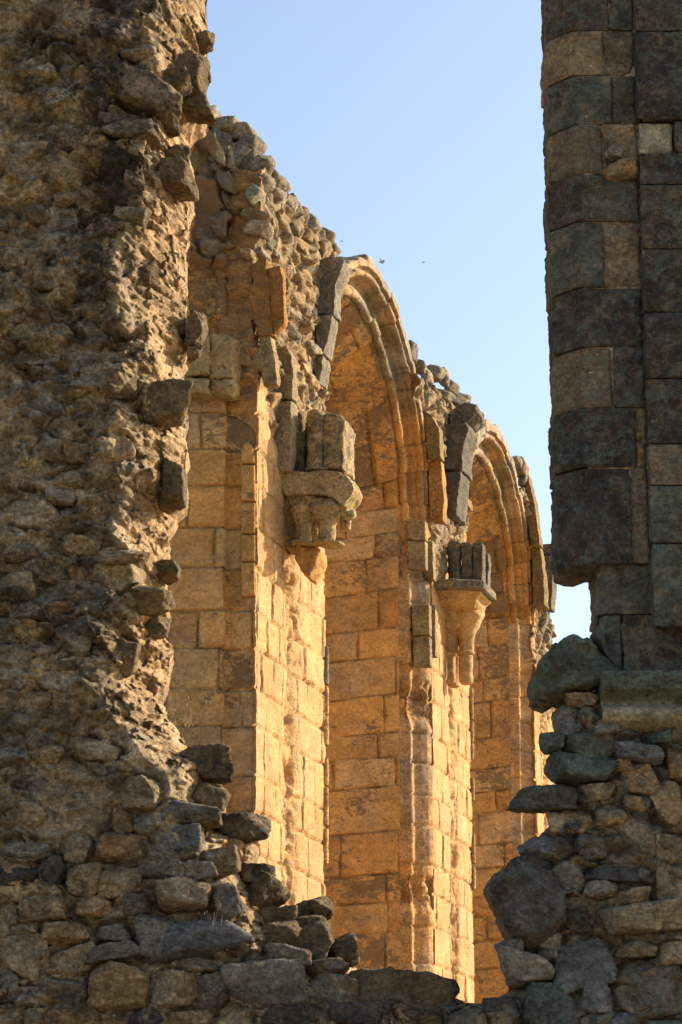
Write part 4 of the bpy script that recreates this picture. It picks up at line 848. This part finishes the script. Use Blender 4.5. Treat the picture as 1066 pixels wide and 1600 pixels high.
# squared masonry: each block its own mesh, outline in plan, swept in z
def FGz(y, Y=10.0): return FG(CX, y, Y)[1]
def block(plan, z0, z1, seed, tint, crust, amp=.006, name='ashlar_block', mat=None, rnd=.007):
    """plan: open polyline (X, Y) of the seen faces from left-back round to right; closes at the back"""
    P = np.asarray(plan, float); L = np.r_[0, np.cumsum(np.hypot(*np.diff(P, axis=0).T))]
    s = np.unique(np.concatenate([L, np.arange(0, L[-1], .008)])); x = np.interp(s, L, P[:, 0]); y = np.interp(s, L, P[:, 1])
    cx_, cy_ = P[:, 0].mean(), P[:, 1].max()
    zz = np.arange(z0, z1, .008); zz = np.append(zz, z1)
    X = np.broadcast_to(x[:, None], (len(s), len(zz))).copy(); Y = np.broadcast_to(y[:, None], X.shape).copy(); Z = np.broadcast_to(zz[None], X.shape).copy()
    e = np.minimum(Z - z0, z1 - Z); e = np.minimum(e, .05); inset = rnd * np.clip(1 - e / rnd, 0, 1) ** 2
    es = np.minimum(s, L[-1] - s)[:, None]; inset = inset + rnd * np.clip(1 - es / rnd, 0, 1) ** 2
    P3 = np.stack([X, Y, Z], -1); n1 = fbm(P3 * 5, 3, seed); n2 = fbm(P3 * 16, 4, seed + 1, .6); n3 = fbm(P3 * 45, 3, seed + 2, .6)
    pit = np.clip(fbm(P3 * np.array([10, 10, 14.]), 3, seed + 7) - .25, 0, 1)
    h = n1 * amp * 1.8 + n2 * amp * 1.6 + n3 * amp * .7 - inset * (1 + n2 * 1.5) - pit * amp * 5; h = np.maximum(h, -.014 - inset)
    tgx = np.gradient(x, s); tgy = np.gradient(y, s)
    nx, ny = tgy[:, None], -tgx[:, None]
    X = X + nx * h; Y = Y + ny * h
    V = np.stack([X, Y, Z], -1); n, m = X.shape
    parts = [(V.reshape(-1, 3), gridF(n, m), np.zeros(4))]
    for j in (0, m - 1):
        r0 = V[:, j]; c = np.array([cx_, cy_ + .0, zz[j]]); K = 7
        cp = np.array([r0 * (1 - q) + c * q for q in np.linspace(0, 1, K)]).transpose(1, 0, 2)
        parts.append((cp.reshape(-1, 3), gridF(n, K), np.zeros(4)))
    v, f, c = join(parts); q = fbm(v * 6, 3, seed + 30)
    C = np.empty((len(v), 4)); q2 = fbm(v * 14, 4, seed + 33, .6); w2 = smooth(.0, .25, q + q2 * .5)[:, None]
    C[:, :3] = (np.array(tint) * (1 - w2 * .45) + np.array([.27, .2, .12]) * w2 * .45) * (1 + q2 * .7)[:, None]; C[:, 3] = crust + q * .7 + .2 * q2
    return mesh(name, v, f, mat or M_nearR, pier, C)
XL, XA, XS = FG(868, 560)[0], FG(907, 560)[0], FG(1004, 560)[0]
XM = None
BK = {'d': ((.085, .075, .062), .3), 'b': ((.13, .11, .082), .25), 't': ((.36, .265, .155), -.05), 'g': ((.13, .14, .108), .1), 'm': ((.22, .175, .115), .08), 'w': ((.52, .45, .31), -.3)}
front = [(-330, -250, 'd', None), (-250, -160, 'b', None), (-160, -60, 'm', None), (-60, 48, 'g', (.62, 'b', 'g')), (48, 118, 't', (.5, 't', 'm')), (118, 195, 'g', (.62, 'g', 'b')), (195, 273, 'm', (.45, 'm', 't')), (273, 347, 'b', None), (347, 450, 'b', (.42, 'g', 't')), (450, 543, 'd', None), (543, 638, 'b', (.5, 'm', 'b')), (638, 731, 'd', (.85, 'd', 't')), (731, 882, 'd', (.75, 'd', 'm'))]
XE = XS + .004
for k, (y0, y1, kc, split) in enumerate(front):
    zt, zb = FGz(y0), FGz(y1) + .006
    off = ((k * 37) % 7 - 3) * .0015
    Lf = [(XL + .05, 10.42), (XL + off, 10.36), (XL + off, 10.118 + off), (XA + off, 10.0 + off)]
    if split is None:
        tint, cr = BK[kc]; block(Lf + [(XE, 10.0 + off)], zb, zt, 3000 + k, tint, cr)
    else:
        fr, c1, c2 = split; xm = XA + (XE - XA) * fr
        tint, cr = BK[c1]; block(Lf + [(xm - .003, 10.0 + off)], zb, zt, 3000 + k, tint, cr, .008)
        tint, cr = BK[c2]; block([(xm + .003, 10.2), (xm + .003, 10.0 - off), (XE, 10.0 - off)], zb, zt, 3050 + k, tint, cr, .012)
right = [(-330, -220, 'd'), (-220, -120, 'b'), (-120, -40, 'm'), (-40, 50, 'b'), (50, 188, 'd'), (190, 240, 'w'), (240, 290, 'd'), (290, 390, 'b'), (390, 489, 'd'), (489, 593, 'd'), (593, 695, 'd'), (695, 760, 'm'), (760, 850, 'g'), (850, 980, 'g')]
rs = np.random.RandomState(5)
for k, (y0, y1, kc) in enumerate(right):
    zt, zb = FGz(y0, 9.95), FGz(y1, 9.95) + .006; tint, cr = BK[kc]
    xx = XS + (.006 if kc != 'w' else .012); yy = 9.94 if kc != 'w' else 9.965; first = True
    rs2 = np.random.RandomState(50 + k)
    while xx < 2.6:
        wd = rs2.uniform(.2, .42)
        if kc == 'w' and first: wd = .145
        block([(xx, 10.2), (xx, yy + .0), (xx + wd - .006, yy + rs2.uniform(-.002, .003))], zb, zt, 3100 + k * 9 + int(xx * 10), tint, cr, .007)
        tint, cr = BK[['d', 'b', 'm', 'd'][rs2.randint(4)]]; xx += wd; first = False; yy = 9.94
# hidden fill behind the blocks (core of the pier)
def boxm(name, x0, x1, y0, y1, z0, z1, tint, parent, mat, amp=.01, seed=0, crust=.2, st=.02):
    n = lambda a: max(3, int(a / st)); P = []
    def face(o, u, v):
        o, u, v = map(np.array, (o, u, v)); a = np.linspace(0, 1, n(np.linalg.norm(u))); b = np.linspace(0, 1, n(np.linalg.norm(v))); A, B = np.meshgrid(a, b, indexing='ij')
        P.append(((o + A[..., None] * u + B[..., None] * v).reshape(-1, 3), gridF(len(a), len(b)), np.zeros(4)))
    dx, dy, dz = x1 - x0, y1 - y0, z1 - z0
    face((x0, y0, z0), (dx, 0, 0), (0, 0, dz)); face((x0, y1, z0), (dx, 0, 0), (0, 0, dz)); face((x0, y0, z0), (0, dy, 0), (0, 0, dz)); face((x1, y0, z0), (0, dy, 0), (0, 0, dz)); face((x0, y0, z0), (dx, 0, 0), (0, dy, 0)); face((x0, y0, z1), (dx, 0, 0), (0, dy, 0))
    v, f, c = join(P); D = np.stack([fbm(v * 8, 4, seed + k * 7) for k in range(3)], -1) * amp * 2; q = fbm(v * 6, 3, seed + 30)
    C = np.empty((len(v), 4)); C[:, :3] = np.array(tint) * (1 + q * .4)[:, None]; C[:, 3] = crust + q * .3
    return mesh(name, v + D, f, mat, parent, C)
XB = FG(938, 930)[0]
boxm('mortar_joint', XL + .022, 2.6, 10.135, 10.40, FGz(882) + .02, FGz(-325), (.56, .43, .28), pier, M_nearR, .003, 51, -.2)
boxm('mortar_joint', XA + .02, 2.6, 10.016, 10.2, FGz(882) + .02, FGz(-325), (.56, .43, .28), pier, M_nearR, .003, 52, -.2)
# set-back masonry below the overhang
block([(XB + .03, 10.45), (XB, 10.40), (XB - .002, 10.06), (XB + .02, 10.03), (FG(1030, 930)[0], 10.03)], FGz(956), FGz(878) + .02, 3301, (.15, .145, .11), .3, .010)
block([(XB + .04, 10.45), (XB + .004, 10.40), (XB + .004, 10.06), (XB + .02, 10.035), (FG(972, 1000)[0], 10.035)], FGz(1052), FGz(958), 3302, (.14, .155, .125), .1, .010)
block([(FG(974, 1000)[0], 10.2), (FG(974, 1000)[0], 10.03), (FG(1080, 1000)[0], 10.03)], FGz(1052), FGz(958), 3303, (.17, .15, .11), .3, .012)
block([(XS + .03, 10.2), (XS + .03, 9.99), (1.9, 9.99)], FGz(958), FGz(850), 3304, (.13, .145, .115), .3, .010)
block([(FG(1070, 1000)[0], 10.2), (FG(1070, 1000)[0], 10.0), (2.6, 10.0)], FGz(1052), FGz(958), 3305, (.16, .14, .1), .3, .012)
FGA = lambda a, b, w_: np.stack([a, 10.0 - w_, b], -1)
def near_slab(name, pts, Y, depth, tint, crust, seed, amp=.008, bevel=.02, mat=None, label=None):
    pl = [FG(x, y, Y) for x, y in pts]
    v, f, c = puff(pl, 10.0 - Y, depth, FGA, bevel=bevel, n=170, amp=amp, seed=seed, tint=tint, crust=crust, freq=9., nd=16, nr=26)
    o = mesh(name, v, f, mat or M_nearR, pier, c)
    if label: o['label'] = label
    return o
near_slab('springer_stone', [(838, 1076), (838, 1050), (844, 1030), (858, 1012), (880, 1000), (902, 992), (925, 988), (932, 1000), (950, 1030), (967, 1050), (955, 1056), (920, 1072), (895, 1077), (860, 1079)], 9.96, .42, (.13, .15, .115), .1, 3401, .022, .025, label='green lichened springer stone jutting left')
near_slab('springer_stone', [(926, 985), (944, 982), (946, 1000), (962, 1040), (966, 1050), (948, 1022)], 9.975, .38, (.13, .16, .13), .1, 3402, .006, .012)
# string course: moulded band running right
def string():
    yy = [(1048, 10.00), (1050, 9.90), (1062, 9.885), (1078, 9.89), (1084, 9.915), (1094, 9.95), (1100, 9.955), (1103, 9.93), (1108, 9.90), (1118, 9.885), (1128, 9.90), (1134, 9.93), (1140, 9.97), (1142, 10.1)]
    pr = np.array([(Y, FG(CX, y, 9.93)[1]) for y, Y in yy]); L = np.r_[0, np.cumsum(np.hypot(*np.diff(pr, axis=0).T))]; s = np.arange(0, L[-1], .007)
    yv = np.interp(s, L, pr[:, 0]); zv = np.interp(s, L, pr[:, 1]); x = np.concatenate([np.arange(FG(937, 1090)[0], 1.7, .008), np.arange(1.7, 2.8, .05)])
    X, Yg = np.meshgrid(x, yv, indexing='ij'); Zg = np.broadcast_to(zv[None], X.shape)
    P3 = np.stack([X, Yg, Zg], -1); n2 = fbm(P3 * 12, 4, 400); n1 = fbm(P3 * 4, 3, 401)
    chip = np.clip(fbm(P3 * 6, 3, 402) - .22, 0, 1) * .08
    V = P3.copy(); V[..., 1] += n2 * .008 + n1 * .012 + chip; V[..., 2] += n2 * .005
    under = smooth(9.905, 9.96, Yg)
    C = np.empty(X.shape + (4,)); up = smooth(pr[5, 1] - .02, pr[5, 1] + .02, Zg)[..., None]; sv = np.broadcast_to(s[None], X.shape)
    C[..., :3] = np.array([.42, .36, .23]) * (1 - up) + np.array([.15, .17, .12]) * up; C[..., :3] *= (1 + n2 * .3)[..., None]; C[..., 3] = .05 + .3 * up[..., 0] + n2 * .2
    parts = [(V.reshape(-1, 3), gridF(*X.shape), C.reshape(-1, 4))]
    e = V[0]; c = np.array([e[:, 0].mean(), 10.1, e[:, 2].mean()]); cp = np.array([e * (1 - q) + np.array([c[0], c[1], 0]) * q + np.array([0, 0, 1]) * e[:, 2:3] * q for q in np.linspace(0, 1, 10)]).transpose(1, 0, 2)
    parts.append((cp.reshape(-1, 3), gridF(len(e), 10), np.array([.16, .19, .16, .1])))
    v, f, c = join(parts); o = mesh('string_course', v, f, M_nearR, pier, c); o['label'] = 'pale rolled string course with green top'
string()

# ================================================================== DRY WEEDS
def stalks(name, label, base, n, hgt, spread, seed, rad=.004):
    rs = np.random.RandomState(seed); parts = []
    for k in range(n):
        a = rs.uniform(-1, 1) * spread; b = rs.uniform(-1, 1) * spread; h = hgt * rs.uniform(.55, 1.1); x0 = rs.normal(size=2) * hgt * .22
        q = np.linspace(0, 1, 9); cx_ = x0[0] + a * q ** 1.6 * h + np.sin(q * 5 + k) * .01 * h; cy_ = x0[1] + b * q ** 1.6 * h; cz_ = q * h * (1 - .12 * q * abs(a))
        r = rad * (1 - .75 * q); an = np.linspace(0, 2 * math.pi, 5, endpoint=False)
        A, Q = np.meshgrid(an, np.arange(9), indexing='ij')
        V = np.stack([cx_[Q] + np.cos(A) * r[Q], cy_[Q] + np.sin(A) * r[Q], cz_[Q]], -1); parts.append((V.reshape(-1, 3) + np.array(base), gridF(5, 9, True), np.array([1, 1, 1, 1.])))
        if rs.rand() < .7:
            U, Fs = SP_LO; parts.append((U * np.array([rad * 1.6, rad * 1.6, h * .09]) + np.array(base) + np.array([cx_[-1], cy_[-1], cz_[-1]]), Fs, np.array([1, 1, 1, 1.])))
    v, f, c = join(parts); return tag(mesh(name, v, f, M_straw, None, c, loc=tuple(base)), label, 'weed', 'dry weeds rooted in the stones')
def fpt(x, y, p): t, z = WP(x, y, p); return wall(t, p, z)
stalks('dry_weed', 'thin dry stalks growing on the crest of the far wall', fpt(358, 262, -.35), 7, .34, .25, 1, .006)
bx, bz = FG(292, 1135, 10.15); stalks('dry_weed', 'wispy dry grass sprouting from the broken edge above the dark stone', (bx, 10.15, bz), 9, .10, 1.5, 2, .0009)
bx, bz = FG(338, 1448, 9.93); stalks('dry_weed', 'few pale straws on the big sunlit stone by the sill', (bx, 9.93, bz), 5, .09, .9, 3, .0008)

# ================================================================== BIRDS
def bird(label, x, y, dist, span, roll, fold, tintc, yaw=0.):
    base = np.array([0, 0, EYE]) + ray(x, y) * dist
    m = bpy.data.materials.new('feathers'); m.use_nodes = True; b = m.node_tree.nodes['Principled BSDF']; b.inputs['Roughness'].default_value = .7
    at = m.node_tree.nodes.new('ShaderNodeAttribute'); at.attribute_name = 'Col'; m.node_tree.links.new(at.outputs['Color'], b.inputs['Base Color'])
    th = np.linspace(0, 1, 24); an = np.linspace(0, 2 * math.pi, 16, endpoint=False); L = span * .55
    A, Q = np.meshgrid(an, th, indexing='ij')
    rad = L * .17 * np.interp(Q, [0, .05, .14, .22, .3, .5, .75, .9, 1], [.05, .25, .55, .5, .8, 1, .6, .3, .25])
    X = (Q - .45) * L; V = np.stack([-X, np.cos(A) * rad * np.where(Q > .85, 1.8, 1), np.sin(A) * rad * np.where(Q > .85, .35, .9)], -1)
    parts = [(V.reshape(-1, 3), gridF(16, 24, True), np.array(list(tintc) + [1.]))]
    for s in (-1, 1):
        u = np.linspace(0, 1, 16); v = np.linspace(0, 1, 8); U, W_ = np.meshgrid(u, v, indexing='ij')
        chord = L * np.interp(U, [0, .4, .8, 1], [.36, .40, .24, .03]); xx = L * (.12 - .25 * U ** 2) - chord * W_ + chord * .3
        yy = s * U * span * .5 * math.cos(fold); zz = U * span * .5 * math.sin(fold) * (1 - .25 * U) + .02 * L * np.sin(W_ * 3.1)
        top = np.stack([xx, yy, zz], -1); bot = top - np.array([0, 0, .012 * L])
        parts.append((top.reshape(-1, 3), gridF(16, 8), np.array([c * .8 for c in tintc] + [1.]))); parts.append((bot.reshape(-1, 3), gridF(16, 8), np.array([c for c in tintc] + [1.])))
    v, f, c = join(parts); cr, sr = math.cos(roll), math.sin(roll); cy_, sy = math.cos(yaw), math.sin(yaw)
    v = np.stack([v[:, 0], v[:, 1] * cr - v[:, 2] * sr, v[:, 1] * sr + v[:, 2] * cr], -1); v = np.stack([v[:, 0] * cy_ - v[:, 1] * sy, v[:, 0] * sy + v[:, 1] * cy_, v[:, 2]], -1)
    return tag(mesh('bird', v + base, f, m, None, c, loc=tuple(base)), label, 'bird', 'birds in the sky')
bird('small grey and white bird flying just above the nearer arch', 597, 410, 70, .38, .5, .7, (.35, .35, .36), .5)
bird('faint tiny bird gliding in the sky right of the nearer arch', 662, 410, 150, .42, .15, .12, (.42, .46, .52), .2)
bird('faint tiny bird just above the crest left of the nearer arch', 534, 377, 150, .40, -.2, .1, (.40, .44, .5), 2.8)
